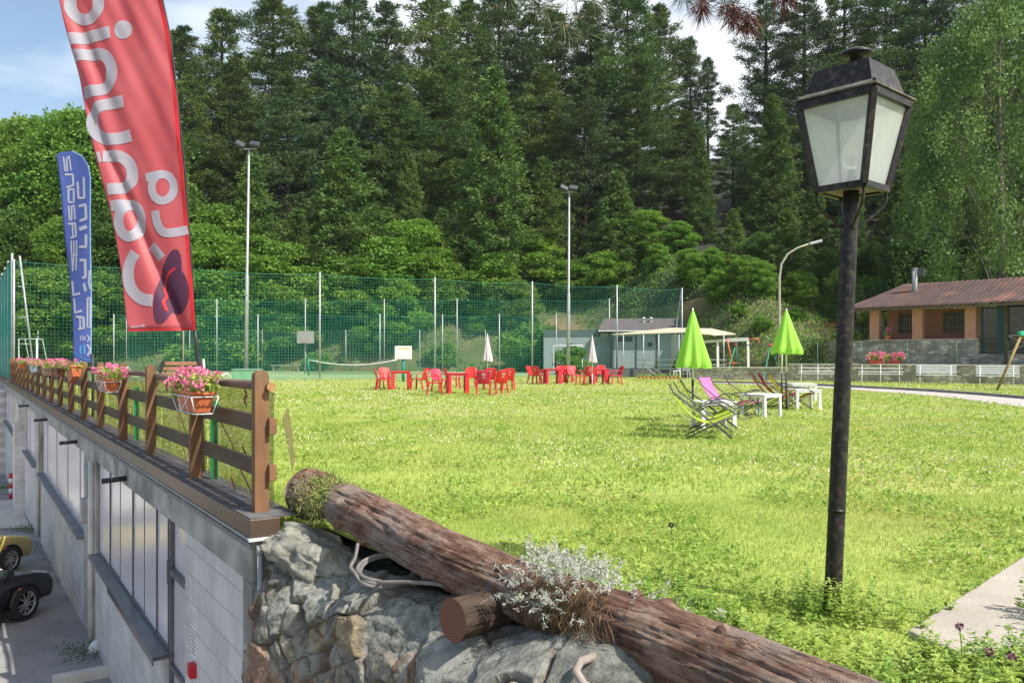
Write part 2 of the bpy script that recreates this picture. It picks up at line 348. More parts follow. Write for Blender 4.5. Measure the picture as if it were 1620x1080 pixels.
# curved path with its kerb
up = [G(1130, 605.5), G(1200, 607), G(1280, 609.5), G(1350, 613), G(1420, 616.5), G(1480, 620), G(1550, 625), G(1620, 631), G(1750, 642), G(1950, 660)]
lo_ = [G(1130, 606.6), G(1200, 608.8), G(1280, 612.5), G(1350, 617), G(1420, 622), G(1480, 627), G(1550, 635), G(1620, 645), G(1750, 664), G(1950, 700)]
pb = MB(); pb.add([(p.x, p.y, .010) for p in up]+[(p.x, p.y, .010) for p in lo_], [(i, i+10, i+11, i+1) for i in range(9)])
tag(pb.build('path', pm('path_concrete', (.36, .325, .30), (.44, .40, .37), 2, .95)), kind='structure')
kb = MB()
for a, b in zip(up[:-1], up[1:]): kb.bar((a.x, a.y+.1, .03), (b.x, b.y+.1, .03), .12, .14)
tag(kb.build('kerb', pm('kerb_stone', (.20, .19, .17), (.28, .26, .24), 3, .9)), kind='structure')
# pale slab path near the lamp
SLAB = [(1.90, 3.97), (2.55, 4.62), (3.35, 5.42), (4.6, 6.3), (8, 8.2), (8, 3.6), (3.2, 3.35), (2.0, 3.62)]
sb = MB(); sb.prism(SLAB, -.10, .035)
tag(sb.build('slab_path', pm('slab_concrete', (.40, .355, .30), (.32, .285, .24), 3, .95, .35, 30, c3=(.36, .32, .26), s3=1.5, amt3=.5), bevel=.012), kind='structure')
# parking lot
def pz(y): return -3.42-.045*max(0, min(y, 40)-13)
kb = MB(); ys = [-12, 0, 6, 10, 13, 15, 18, 22, 27, 33, 40, 70]
vs = []
for y in ys:
    xe = ORG.x+(y-ORG.y)/.832*-.554+.4 if y > 6 else .5
    vs += [(-70, y, pz(y)), (xe+.2 if y > 6 else 3, y, pz(y))]
kb.add(vs, [(2*i, 2*i+1, 2*i+3, 2*i+2) for i in range(len(ys)-1)])
tag(kb.build('parking_lot', M['asphalt']), kind='structure')
yl = MB()
for a, b in (((-8.45, 12.0), (-9.0, 13.6)), ((-7.9, 11.75), (-8.15, 12.45))):
    a = Vector((*a, -3.412)); b = Vector((*b, -3.412)); d = (b-a).normalized(); p = Vector((-d.y, d.x, 0))*.055
    yl.add([a-p, b-p, b+p, a+p], [(0, 1, 2, 3)])
tag(yl.build('parking_lines', pm('yellow_paint', (.62, .42, .05), (.45, .34, .12), 14, .9)), kind='structure')
ap = MB()
a0 = FW(23, .15); a1 = FW(31, .15)
ap.add([(a0.x, a0.y, pz(a0.y)+.02), (a1.x, a1.y, pz(a1.y)+.02), (a1.x-8, a1.y-2, pz(a1.y-2)+.02), (a0.x-9, a0.y-1, pz(a0.y-1)+.02)], [(0, 1, 2, 3)])
tag(ap.build('pavement', M['pale_concrete']), kind='structure')

# ================================================================ CONCRETE BUILDING UNDER THE LAWN  (local: x along wall, y outwards)
bl = thing('concrete_building', 'long low grey concrete block building sunk below the lawn edge', 'building', ORG, UROT)
def bx(name, mat, boxes, parent=bl, bevel=0.0, **k):
    b = MB()
    for q in boxes: b.box(*q)
    return b.build(name, mat, parent, bevel=bevel, **k)
bx('coping', M['cap'], [(-.27, 60, -.07, .16, -.01, .128)], bevel=.006)
bx('coping_top', M['captop'], [(-.255, 60, -.22, .15, .126, .136)])
bx('drip_edge', M['steel'], [(-.25, 60, .10, .168, -.022, -.012)])
bx('end_flashing', M['drip'], [(-.285, -.24, -.08, .17, -.034, -.011)], bevel=.004)
SILL = -1.87; LINT = -.37
bx('beam', M['concrete'], [(-.2, 60, -.2, .12, LINT, -.023)])
bx('beam_drip', M['sill'], [(-.2, 60, .119, .135, LINT+.26, LINT+.30)])
bx('wall', M['block'], [(-.2, 2.07, -.2, .115, -5, LINT), (3.06, 8.5, -.2, .115, -5, SILL-.05), (10.1, 19.7, -.2, .115, -5, SILL-.05), (21.4, 26.3, -.2, .115, -5, SILL-.05), (29.8, 42, -.2, .115, -5, SILL-.05), (26.3, 29.8, -.2, .117, -5, LINT), (42, 60, -.2, .4, -5, LINT)])
bx('corner_post', M['concrete'], [(-.21, .02, -.2, .128, -5, LINT+.0)])
for a, b in ((8.5, 10.1), (19.7, 21.4)):
    bx('pier', M['concrete'], [(a, b, -.2, .118, -5, LINT)])
bx('pier', M['block'], [(26.8, 27.9, .117, .42, -5, -1.05)])
bx('pier', M['pale_concrete'], [(26.6, 28.2, .117, .30, -1.05, LINT)])
glassm = pm('pale_glazing', (.78, .72, .75), (.68, .64, .69), .8, .2, .04, 2.5, spec=.5)
darkf = pm('window_frame', (.16, .15, .16), (.10, .10, .11), 5, .5)
palef = pm('pale_frame', (.42, .41, .42), None, 5, .5)
wins = [(3.1, 8.45, [3.1, 3.75, 4.5, 5.35, 6.35, 7.35, 8.45]), (10.15, 19.6, [10.15, 11.2, 12.3, 13.4, 14.6, 15.8, 17.1, 18.3, 19.6]),
        (21.5, 26.2, [21.5, 22.7, 23.9, 25.1, 26.2]), (30, 41.8, [30, 32, 34, 36, 38, 40, 41.8])]
for wi, (a, b, ms) in enumerate(wins):
    fr = MB(); fr.box(a, b, -.02, .075, LINT-.05, LINT); fr.box(a, b, -.02, .075, SILL, SILL+.05)
    for t in ms: fr.box(t-.014, t+.014, -.015, .066+.008*(t < 9), SILL+.05, LINT-.05)
    w = fr.build('window', palef if wi else darkf, bl)
    for i in range(len(ms)-1):
        bx('pane', glassm, [(ms[i]+.018, ms[i+1]-.018, .04+(i % 2)*.014, .055+(i % 2)*.014, SILL+.05, LINT-.05)], w)
    bx('sill', M['sill'], [(a-.05, b+.05, -.1, .235, SILL-.06, SILL)], bevel=.006)
bx('sill_cover', pm('metal_cover', (.15, .155, .165), (.11, .11, .12), 3, .35, metal=.4), [(2.98, 6.3, .02, .25, SILL, SILL+.012), (2.98, 6.3, .238, .25, SILL-.08, SILL)])
dr = bx('door', darkf, [(2.09, 3.05, -.02, .05, LINT-.05, LINT), (3.0, 3.06, -.02, .07, -5, LINT-.05), (2.075, 2.10, -.02, .05, -5, LINT-.05), (2.09, 3.02, -.02, .08, -1.0, -.94), (2.09, 3.02, -.02, .07, -2.02, -1.97), (2.98, 3.03, .05, .1, -1.1, -.85)])
bx('pane', glassm, [(2.1, 3.0, .0, .02, -.94, LINT-.05)], dr)
bx('door_panel', pm('door_sheet', (.50, .48, .50), (.44, .42, .44), 2, .4), [(2.1, 3.0, .0, .03, -1.97, -1.0), (2.1, 3.0, .0, .031, -3.5, -2.02)], dr)
for t in (5.5, 11.1, 17.6, 24.5):
    s = MB(); s.tube([(t, .0, -.27), (t-.02, .42, -.29)], .035, 10); s.build('pipe_stub', M['black'], bl, True)
b = MB(); b.tube([(8.75, .16, -3.45), (8.75, .16, -.4)], .05, 10); b.build('downpipe', M['pale_concrete'], bl, True)
b = MB(); b.tube([(20.0, .16, -3.7), (20.0, .16, -.4)], .045, 10); b.build('downpipe', M['pale_concrete'], bl, True)
b = MB(); b.tube([(9.4, .15, -1.5), (9.4, .15, -.5)], .012, 6).tube([(9.4, .15, -1.25), (9.1, .2, -1.27)], .012, 6); b.build('conduit', M['steel'], bl, True)
bx('meter_box', palef, [(8.98, 9.22, .12, .28, -1.45, -1.05)], bevel=.01)
b = MB(); b.tube([(-.26, .08, -.13), (-.262, .08, -5)], .022, 10).tube([(-.26, .08, -.135), (-.26, .08, -.07)], .028, 10); b.build('drainpipe', M['steel'], bl, True)
b = MB(); b.tube([(-.27, -.06, -.12), (-.275, -.055, -1.6), (-.265, -.03, -2.6), (-.28, -.02, -5)], .012, 8); b.build('cable', M['drip'], bl, True)
# alarm notice and box
nb = MB(); nb.box(1.60, 1.79, .115, .123, -1.50, -1.20)
no_ = nb.build('notice', M['whitepaint'], bl)
def text_mesh(txt, size, name, mat, parent, loc, rot, mirror=False, extrude=.0006, spacing=1):
    cu = bpy.data.curves.new(name, 'FONT'); cu.body = txt; cu.size = size; cu.extrude = extrude; cu.align_x = 'CENTER'; cu.align_y = 'CENTER'; cu.space_character = spacing; cu.resolution_u = 2
    t = bpy.data.objects.new(name+'_c', cu); COL.objects.link(t)
    dg = bpy.context.evaluated_depsgraph_get(); me = bpy.data.meshes.new_from_object(t.evaluated_get(dg)); bpy.data.objects.remove(t)
    if mirror:
        for v in me.vertices: v.co.x *= -1
    me.materials.clear(); me.materials.append(mat)
    o = bpy.data.objects.new(name, me); COL.objects.link(o); o.parent = parent
    o.location = loc; o.rotation_euler = rot
    return o
ink = pm('ink', (.10, .10, .11), None, 5, .7)
nl = MB()
rr = random.Random(4)
for k in range(7):
    x = 1.775
    while x > 1.625:
        w = rr.uniform(.012, .03); nl.box(x-w, x, .123, .1236, -1.235-k*.036-.008, -1.235-k*.036+.006); x -= w+.008
nl.build('lettering', ink, no_)
b = MB(); b.box(1.585, 1.70, .115, .175, -1.655, -1.53); b.box(1.60, 1.685, .175, .182, -1.64, -1.545)
b.build('alarm_box', pm('alarm_red', (.55, .02, .03), None, 5, .4), bl, bevel=.006)
b = MB(); b.box(6.9, 7.05, .034, .038, -1.15, -.75); b.build('sticker', pm('sticker_red', (.65, .35, .33), (.8, .7, .7), 14, .6, lo=.45, hi=.5), bl)

# ================================================================ WOODEN FENCE ON THE COPING
fe = thing('wooden_fence', 'brown wooden post and rail fence along the wall top, hung with flower boxes', 'fence', ORG, UROT)
PT = [0, 2.14, 4.48, 6.59, 8.9, 11.15, 13.4, 15.7, 18, 20.3, 22.6, 24.9, 27.2, 29.5, 31.8, 34.1, 36.4, 38.7]
rg = random.Random(2)
def post_mesh(t, s=0):
    b = MB(); n = 7
    prof = [(-.056, .13), (.056, .13), (.056, 1.19)]+[(.056*math.cos(a), 1.19+.045*math.sin(a)) for a in [math.pi*k/n for k in range(1, n)]]+[(-.056, 1.19)]
    vs = [(t-.045, s+y, z) for y, z in prof]+[(t+.045, s+y, z) for y, z in prof]; m = len(prof)
    b.add(vs, [tuple(range(m-1, -1, -1)), tuple(range(m, 2*m))]+[(i, (i+1) % m, m+(i+1) % m, m+i) for i in range(m)])
    return b
for t in PT: post_mesh(t).build('post', M['wood'], fe, bevel=.004)
for i in range(len(PT)-1):
    a, b_ = PT[i], PT[i+1]
    for z in (.44, .80):
        q = MB(); q.box(a-.07 if i == 0 else a+.046, b_-.046, -.085, -.045, z-.068, z+.068); q.build('rail', M['rail'], fe, bevel=.004)
for z in (.44, .80):
    q = MB(); q.box(-.10, -.05, -.10, -.0405, z-.062, z+.062); q.build('rail_end', M['wood'], fe, bevel=.004)
pts = []; rad = []
for i in range(80):
    t = -.10+i*.49
    pts.append((t, -.055+.012*math.sin(t*2.1), 1.105+.014*math.sin(t*1.3+1)-.01)); rad.append(.036+.005*math.sin(t*3.7))
q = MB(); q.tube(pts, rad, 12, cap=False); q.build('top_rail', pm('round_rail', (.20, .12, .08), (.10, .07, .055), 4, .85, .5, stretch=(.25, 1, 1), lo=.3, hi=.7), fe, True)
q = MB(); q.tube([(-.1005, -.055, 1.107), (-.104, -.055, 1.107)], .036, 12); q.build('cut_end', M['endgrain'], fe)
for t in (1.55, 5.9):
    q = MB(); q.box(t+.35, t+.41, -.16, -.15, .14, .90).box(t+.405, t+.411, -.16, -.10, .14, .90).box(t+.28, t+.56, -.17, -.16, .80, .86)
    q.build('bracket', M['green_paint'], fe)
netm = holes_mat('windbreak_net', (.26, .21, .09), .68, 26)
for i in range(len(PT)-1):
    a, b_ = PT[i], PT[i+1]; ph = rg.uniform(0, 6)
    q = MB(); q.grid(lambda u, v: (a+(b_-a)*u, -.115-.02*math.sin(u*9+ph)*math.sin(v*3), .14+v*(.93+.03*math.sin(u*5+ph))), 14, 5)
    q.build('netting', netm, fe, True)
q = MB()
for t0, t1, z0, z1 in ((1.75, .55, .75, .12), (1.5, 1.15, .5, .1), (.95, .35, .55, .12), (.9, .82, 1.07, .9), (.62, .60, 1.07, .95), (3.9, 3.1, .95, .15), (3.5, 2.7, .7, .1), (5.9, 5.2, 1.0, .3), (6.2, 5.0, .6, .1), (8.4, 7.3, .9, .12), (8.0, 7.8, 1.0, .5), (10.4, 9.4, .8, .12), (12.8, 12.0, .9, .2), (15, 14, .8, .2)):
    pp = [(t0+(t1-t0)*k/6+.03*math.sin(k*2.1), -.128-.01*math.sin(k), z0+(z1-z0)*k/6) for k in range(7)]
    w = .008
    for p, r in zip(pp[:-1], pp[1:]): q.bar(p, r, .004, .022+.012*math.sin(t0*9))
q.build('torn_strip', pm('torn_net', (.20, .085, .04), (.12, .06, .035), 8, .9), fe)
q = MB(); q.grid(lambda u, v: (-.12-.02*math.sin(v*3), -.13-.05*u-.08*v*(1-.3*u), .85-.42*v+.1*u), 4, 8)
q.build('loose_net', holes_mat('loose_net', (.16, .12, .07), .7), fe, True)

# ================================================================ NET FENCES
def net_fence(name, label, posts, h, cell, pr=.045, mesh_r=.006, zlo=0, poles=True, top=True, sag=.12, mat=None, group=None, ncell=None):
    """posts: list of (x,y) ground points"""
    t = thing(name, label, 'net fence', (posts[0][0], posts[0][1], 0), 0, group)
    for x, y in posts:
        q = MB(); q.tube([(x, y, 0), (x, y, h+.1)], pr, 8); q.build('pole', M['steel'], t, True, world=True)
    q = MB()
    for (x0, y0), (x1, y1) in zip(posts[:-1], posts[1:]):
        L = math.hypot(x1-x0, y1-y0); n = max(2, int(L/cell)); sgn = lambda u: 4*u*(1-u)*sag
        for i in range(n+1):
            u = i/n; x = x0+(x1-x0)*u; y = y0+(y1-y0)*u
            q.bar((x, y, zlo+.05), (x+.02*math.sin(i*1.7), y, h-sgn(u)), mesh_r, mesh_r)
        m = int((h-zlo)/cell)
        for j in range(m+1):
            pp = []
            for k in range(7):
                u = k/6; z = zlo+(h-zlo)*j/m; pp.append((x0+(x1-x0)*u, y0+(y1-y0)*u, z-sgn(u)*j/m))
            for a, b in zip(pp[:-1], pp[1:]): q.bar(a, b, mesh_r*(3 if j == m else 1), mesh_r*(3 if j == m else 1))
    q.build('netting', mat or M['net'], t, world=True)
    return t
fx = [(-24.1, 40)]
d_ = Vector((C1.x-C0.x, C1.y-C0.y))
def on_L1(px):
    r = (px-810)/F; u = (r*C0.y-C0.x)/(d_.x-r*d_.y); return (C0.x+d_.x*u, C0.y+d_.y*u)
front = [(-24.1, 40), on_L1(290), on_L1(506), on_L1(688), on_L1(842), on_L1(976), on_L1(1079)]
net_fence('netting_fence', 'tall green ball net in front of the court, behind the red chairs', front, 5.9, .17, .05, .006)
# slanted brace of the last pole
t = thing('net_brace', 'slanting steel brace at the right end of the tall front ball net', 'brace', (front[-1][0], front[-1][1], 0))
q = MB(); x, y = front[-1]; q.tube([(x-.03, y+.1, 5.8), (x-.75, y+.3, .1)], .04, 8).tube([(x-.45, y+.2, 2.6), (x, y+.05, 2.6)], .02, 6).tube([(x-.22, y+.2, 4.3), (x, y+.05, 4.3)], .02, 6); q.build('brace_tube', M['steel'], t, True, world=True)
left = [tuple(FW(40.3+4*k, -.1)[:2]) for k in range(10)]
tl = net_fence('netting_fence', 'dense green ball net above the parking lot, left of the flags', left, 6.2, .12, .05, .016, mat=M['net'])
q = MB()
for (x0, y0), (x1, y1) in zip(left[:-1], left[1:]): q.grid(lambda u, v: (x0+(x1-x0)*u+.1*math.sin(v*9), y0+(y1-y0)*u, -.1+6.2*v), 4, 6)
q.build('net_cloth', holes_mat('dense_net', (.02, .34, .24), .35), tl, True, world=True)
t = thing('net_brace', 'ladder-like leaning steel brace at the left corner of the ball net', 'brace', (-24.1, 40.1, 0))
q = MB(); q.tube([(-24.0, 40.3, 6.2), (-23.45, 40.6, .3)], .05, 8)
for z in (1.9, 3.2, 4.7): q.tube([(-24.05, 40.2, z), (-24.0+.55*(6.2-z)/6.0, 40.45, z)], .025, 6)
q.build('brace_tube', M['steel'], t, True, world=True)
net_fence('netting_fence', 'second green ball net at the far side of the court', [(GD(px, 65).x, 65) for px in (200, 343, 483, 608, 723, 842, 964)], 5.7, .22, .045, .007)
net_fence('netting_fence', 'lower green ball net crossing the middle of the court', [(GD(px, 60).x, 60) for px in (180, 290, 408, 505, 601, 700, 790, 880)], 4.25, .22, .045, .0065)
net_fence('wire_fence', 'dark grey wire fence at the foot of the wooded bank', [(GD(px, 69.5).x, 69.5) for px in (60, 180, 300, 415, 547, 664, 768, 860)], 3.4, .18, .035, .006, mat=M['netpale'])

# ================================================================ TREES
def trunk_mesh(name, pts, rads, limbs, mat, n=8):
    q = MB(); q.tube(pts, rads, n)
    for p0, p1, p2, r in limbs: q.tube([p0, p1, p2], [r, r*.6, r*.15], 5, cap=False)
    return q.build(name, mat, None, True)
def pine_parts(seed, H, Rm, z0f, kind, mat):
    rng = np.random.default_rng(seed); rs = random.Random(seed)
    z0 = H*z0f; z = z0; Vs = []; limbs = []
    dz = {'pine': 1.25, 'spruce': .55, 'thin': .8}[kind]
    while z < H-.3:
        f = (z-z0)/(H-z0)
        if kind == 'pine': L0 = Rm*((1-f)**.66)*1.08*(.62+.38*min(1, f*5+.4))*rs.uniform(.62, 1.2)+.15
        elif kind == 'spruce': L0 = Rm*(1-f)**.85*rs.uniform(.85, 1.1)+.15
        else: L0 = Rm*(1-f)**.5*rs.uniform(.3, 1.1)+.35
        nb = {'pine': rs.choice((5, 6, 6, 7)), 'spruce': rs.choice((6, 7)), 'thin': 4}[kind]
        a0 = rs.uniform(0, 6.28)
        for b in range(nb):
            az = a0+b*2*math.pi/nb+rs.uniform(-.35, .35); L = L0*(rs.uniform(.6, 1.15) if kind == 'spruce' else rs.uniform(.45, 1.25))
            if kind == 'spruce': el = -.22+.75*f; cv = .16
            else: el = .02+.55*f+rs.uniform(-.1, .15); cv = .10
            ca, sa = math.cos(az), math.sin(az)
            k = max(5, int(L*(5.0 if kind != 'spruce' else 7)))
            s = np.sqrt(rng.uniform(.06 if kind == 'spruce' else .14, 1, k)); lat = rng.uniform(-1, 1, k)*L*(.30 if kind == 'spruce' else .40)*np.sin(np.pi*np.minimum(1, s*.82+.1))
            zz = z+L*(math.tan(el)*s+cv*s*s)+rng.normal(0, .10, k)-np.abs(lat)*.12-(0 if kind == 'spruce' else .25*np.sin(s*3.1)*rs.uniform(-.3, 1))
            C = np.stack([ca*L*s-sa*lat, sa*L*s+ca*lat, zz], 1)
            m = 32 if kind != 'spruce' else 9
            C = np.repeat(C, m, 0)+rng.normal(0, 1, (k*m, 3))*((.27*min(1, .35+2.2*(1-f)), .27*min(1, .35+2.2*(1-f)), .10) if kind != 'spruce' else (.11, .11, .11))
            O = np.array([ca, sa, .0])
            D = O*.75+np.array([0, 0, .55 if kind != 'spruce' else -.05])+rng.normal(0, .62, (k*m, 3))
            if kind == 'spruce': V = leaves(rng, C, D, rng.uniform(.22, .42, k*m), rng.uniform(.07, .13, k*m))
            else: V = leaves(rng, C, D, rng.uniform(.24, .44, k*m), rng.uniform(.05, .10, k*m))
            Vs.append(V)
            if b % 2 == 0: limbs.append(((0, 0, z), (ca*L*.5, sa*L*.5, z+L*(math.tan(el)*.5+cv*.25)), (ca*L*.95, sa*L*.95, z+L*(math.tan(el)+cv)), .035+.01*L))
        z += dz*rs.uniform(.75, 1.2)*(1-.35*f)
    C = rng.normal(0, .12, (120, 3)); C[:, 2] = H-rng.uniform(0, 1.2, 120)
    Vs.append(leaves(rng, C, rng.normal(0, .5, (120, 3))+[0, 0, .8], np.full(120, .4), np.full(120, .08)))
    for k in range(14):
        zz = rs.uniform(.1*H, z0+1); az = rs.uniform(0, 6.28); l = rs.uniform(.5, 2.2)
        limbs.append(((0, 0, zz), (math.cos(az)*l*.5, math.sin(az)*l*.5, zz+.05), (math.cos(az)*l, math.sin(az)*l, zz-.1), .03))
    r = .011*H
    tr = trunk_mesh('trunk', [(0, 0, -1), (0, 0, H*.4), (.05, 0, H*.8), (0, 0, H)], [r*1.2, r*.85, r*.35, .02], limbs, M['bark'])
    cr = np_obj('crown', np.concatenate(Vs), mat)
    return tr, cr
def broad_parts(seed, H, Rm, nl, mat, leaf=.26, low=.15, per=900, tiers=False, bark=None):
    rng = np.random.default_rng(seed); rs = random.Random(seed); Vs = []; limbs = []
    for i in range(nl):
        f = (i+.5)/nl; zz = H*(low+(1-low)*f*.93)
        prof = math.sin(math.pi*min(1, .18+.80*f))**.7
        az = i*2.4+rs.uniform(-.4, .4); rr_ = Rm*prof*rs.uniform(.35, .75); c = np.array([math.cos(az)*rr_, math.sin(az)*rr_, zz])
        lr = Rm*rs.uniform(.30, .48)*(.6+.4*prof); sz = .52 if tiers else .72
        P = nrm(rng.normal(size=(per, 3))); rad = rng.uniform(.55, 1.12, (per, 1))**.6
        # bumpy lobe
        bump = 1+.22*np.sin(P[:, :1]*7+seed+i)*np.sin(P[:, 1:2]*6+i)+.15*np.sin(P[:, 2:3]*11)
        C = c+P*rad*bump*lr*np.array([1, 1, sz])
        D = P*.6+rng.normal(0, .55, (per, 3))+np.array([0, 0, -.15])
        Vs.append(leaves(rng, C, D, rng.uniform(leaf*.7, leaf*1.35, per), rng.uniform(leaf*.4, leaf*.7, per), flat=.7))
        limbs.append(((0, 0, zz*.45), tuple(c*.55+np.array([0, 0, -.1*H])*.3), tuple(c), .02*Rm))
    tr = trunk_mesh('trunk', [(0, 0, -.6), (.05, 0, H*.3), (0, .05, H*.6), (0, 0, H*.85)], [.03*H*.7, .022*H*.7, .014*H*.6, .02], limbs, bark or M['bark'])
    cr = np_obj('crown', np.concatenate(Vs), mat)
    return tr, cr
def birch_parts(seed, H, Rm):
    rng = np.random.default_rng(seed); rs = random.Random(seed); Vs = []; limbs = []
    for i in range(230):
        f = rs.uniform(.22, 1); zz = H*f; rad = Rm*math.sin(math.pi*min(1, .12+.84*f))**.6*math.sqrt(rs.uniform(.12, 1)); az = rs.uniform(0, 6.28)
        top = np.array([math.cos(az)*rad, math.sin(az)*rad, zz]); ln = rs.uniform(1.4, 3.4)
        k = int(ln*120)
        s = rng.uniform(0, 1, k)**.8
        C = np.stack([top[0]+math.cos(az)*.5*(1-(1-s)**2)+rng.normal(0, .16+.22*(1-s), k), top[1]+math.sin(az)*.5*s+rng.normal(0, .16+.22*(1-s), k), top[2]-ln*s+rng.normal(0, .1, k)], 1)
        D = rng.normal(0, .5, (k, 3))+[0, 0, -.8]
        Vs.append(leaves(rng, C, D, rng.uniform(.12, .22, k), rng.uniform(.08, .13, k)))
        if i % 6 == 0: limbs.append(((0, 0, max(2, zz-rad*.9-1)), (top[0]*.6, top[1]*.6, zz-.4), tuple(top), .03))
    tr = trunk_mesh('trunk', [(0, 0, -.5), (.1, 0, H*.3), (0, .1, H*.65), (0, 0, H*.95)], [.26, .2, .12, .03], limbs, M['birchbark'])
    return tr, np_obj('crown', np.concatenate(Vs), M['birch'])

def plant_tree(name, parts, x, y, z, label, cat, group, s=1.0, rz=0., sxy=1.0, state={}):
    e = thing(name, label, cat, (x, y, z), rz, group); e.scale = (s*sxy, s*sxy, s)
    key = id(parts)
    for p in parts:
        if key in state: p = p.copy(); COL.objects.link(p)
        p.parent = e
    state[key] = 1
    return e
rng0 = random.Random(11)
P1 = pine_parts(1, 28, 4.6, .12, 'pine', M['pine']); P2 = pine_parts(2, 27, 4.2, .14, 'pine', M['pine']); P3 = pine_parts(3, 29, 4.7, .10, 'pine', M['pine2']); P4 = pine_parts(31, 28, 5.0, .16, 'pine', M['pine']); P5 = pine_parts(37, 27, 4.4, .08, 'pine', M['pine2'])
PT_ = pine_parts(4, 24, 2.0, .5, 'thin', M['pine2'])
S1 = pine_parts(5, 15, 3.6, .06, 'spruce', M['spruce']); S2 = pine_parts(6, 19, 3.6, .05, 'spruce', M['spruce'])
B1 = broad_parts(7, 9, 3.8, 19, M['leaf'], .26, .12, 1400, True); B2 = broad_parts(8, 8, 3.4, 17, M['leaf'], .26, .1, 1300, True)
B3 = broad_parts(9, 16, 5.6, 30, M['leaf'], .29, .12, 1900); B4 = broad_parts(10, 13, 5, 26, M['leafdark'], .28, .1, 1700)
K1 = broad_parts(12, 2.6, 1.7, 9, M['leaf'], .22, .15, 420)
BI = birch_parts(13, 19, 4.7)

def row(name, spec, what, cat, group):
    """spec: (px, ytop, dist, parts, ownheight, widen)"""
    spec = sorted(spec, key=lambda q: q[0])
    for i, (px, yt, d, parts, H0, wd) in enumerate(spec):
        x = (px-810)/F*d; z = hill(x, d) if d > foot(x)-1 else terr(x) if x > 12 else 0
        ztop = CZ-(yt-HZ)/F*d; s = max(.3, (ztop-z+.3)/H0)
        lab = what % ORD[i]
        plant_tree(name, parts, x, d, z-.3, lab, cat, group, s, rng0.uniform(0, 6.28), wd*(1.58 if 'pine' in name and 'thin' not in what else 1.15 if 'spruce' in name else 1.1))
row('pine_tree', [(285, 45, 100, P2, 27, .9), (352, 18, 104, P1, 28, .95), (432, -12, 100, P4, 28, .95), (505, 8, 106, P2, 27, .95), (560, -25, 102, P5, 27, .9), (612, 5, 107, P3, 29, .85),
    (685, -22, 98, P1, 28, 1.0), (742, 0, 104, P4, 28, .95), (790, -30, 107, P3, 29, .9), (838, 25, 103, P5, 27, .9), (880, 20, 108, P2, 27, .9), (935, 8, 104, P3, 29, .85), (992, -22, 99, P4, 28, 1.0), (1042, 8, 105, P2, 27, .95),
    (1212, -12, 98, P5, 27, .85), (1272, -30, 96, P3, 29, .9), (1335, -40, 96, P1, 28, .95), (1400, -30, 95, P4, 28, 1), (1465, -60, 94, P3, 29, 1.05), (1540, -60, 92, P5, 27, 1.1), (1620, -70, 92, P2, 27, 1.1), (1720, -60, 90, P3, 29, 1.1)],
    'dark tall pine on the skyline ridge, %s from the left in the back row', 'pine tree', 'tall dark pines of the back row')
row('pine_tree', [(300, 120, 90, P4, 28, .9), (372, 95, 92, P1, 28, .95), (455, 120, 88, P5, 27, 1), (540, 110, 91, P3, 29, .9), (628, 105, 89, P1, 28, .9), (702, 95, 92, P4, 28, .95), (860, 105, 90, P2, 27, 1.0), (925, 120, 88, P5, 27, .9), (1010, 95, 90, P1, 28, 1.0), (1085, 175, 92, P2, 27, 1.1), (1160, 165, 92, P4, 28, .9),
    (1300, 110, 86, P1, 28, 1), (1385, 90, 85, P5, 27, 1.05), (1455, 120, 84, P2, 27, 1), (1560, 60, 82, P1, 28, 1.1), (1650, 60, 82, P4, 28, 1.1), (1230, 200, 84, P2, 27, 1), (1345, 180, 80, P5, 27, 1), (1430, 190, 78, P2, 27, 1), (1520, 170, 77, P3, 29, 1), (1600, 180, 76, P4, 28, 1), (1690, 150, 76, P2, 27, 1), (1180, 250, 88, P5, 27, 1), (1110, 260, 90, P3, 29, .9)],
    'dark layered pine in front of the ridge, %s from the left in the middle row', 'pine tree', 'dark pines of the middle row')
row('pine_tree', [(1120, 92, 99, PT_, 24, .9), (1092, 60, 103, PT_, 24, .8)], 'thin see-through pine against the bright sky gap, %s from the left', 'pine tree', 'thin pines in the sky gap')
row('spruce_tree', [(400, 245, 80, S1, 15, 1.0), (545, 205, 78, S1, 15, 1.25), (650, 245, 82, S2, 19, .85), (782, 105, 80, S2, 19, 1.0), (470, 330, 76, S1, 15, 1.2), (860, 250, 83, S1, 15, 1.1), (1108, 210, 79, S2, 19, .9), (1222, 150, 78, S2, 19, 1.15), (1160, 330, 66, S1, 15, 1.2), (1290, 300, 66, S1, 15, 1.2), (700, 330, 79, S1, 15, 1.1), (975, 270, 80, S1, 15, 1.2), (1350, 290, 64, S2, 19, 1), (1425, 270, 63, S1, 15, 1.3), (1500, 260, 62, S2, 19, 1), (1570, 250, 62, S1, 15, 1.3), (1245, 330, 62, S1, 15, 1.3), (1650, 220, 62, S2, 19, 1)],
    'mid-green pointed spruce on the lower slope, %s from the left', 'spruce tree', 'spruces on the lower slope')
row('broadleaf_tree', [(-60, 200, 84, B3, 16, 1.1), (40, 182, 88, B3, 16, 1.1), (120, 168, 84, B3, 16, 1.05), (200, 170, 86, B4, 13, 1.05), (262, 260, 80, B4, 13, 1), (20, 330, 76, B4, 13, 1.0), (110, 340, 76, B3, 16, 1.0), (190, 330, 77, B4, 13, 1.1), (-70, 380, 74, B4, 13, 1.2), (60, 420, 73, B1, 9, 1.3), (155, 430, 73, B2, 8, 1.3), (240, 400, 74, B3, 16, 1.1)],
    'big leafy green tree beyond the left end of the court, %s from the left', 'broadleaf tree', 'leafy trees beyond the left of the court')
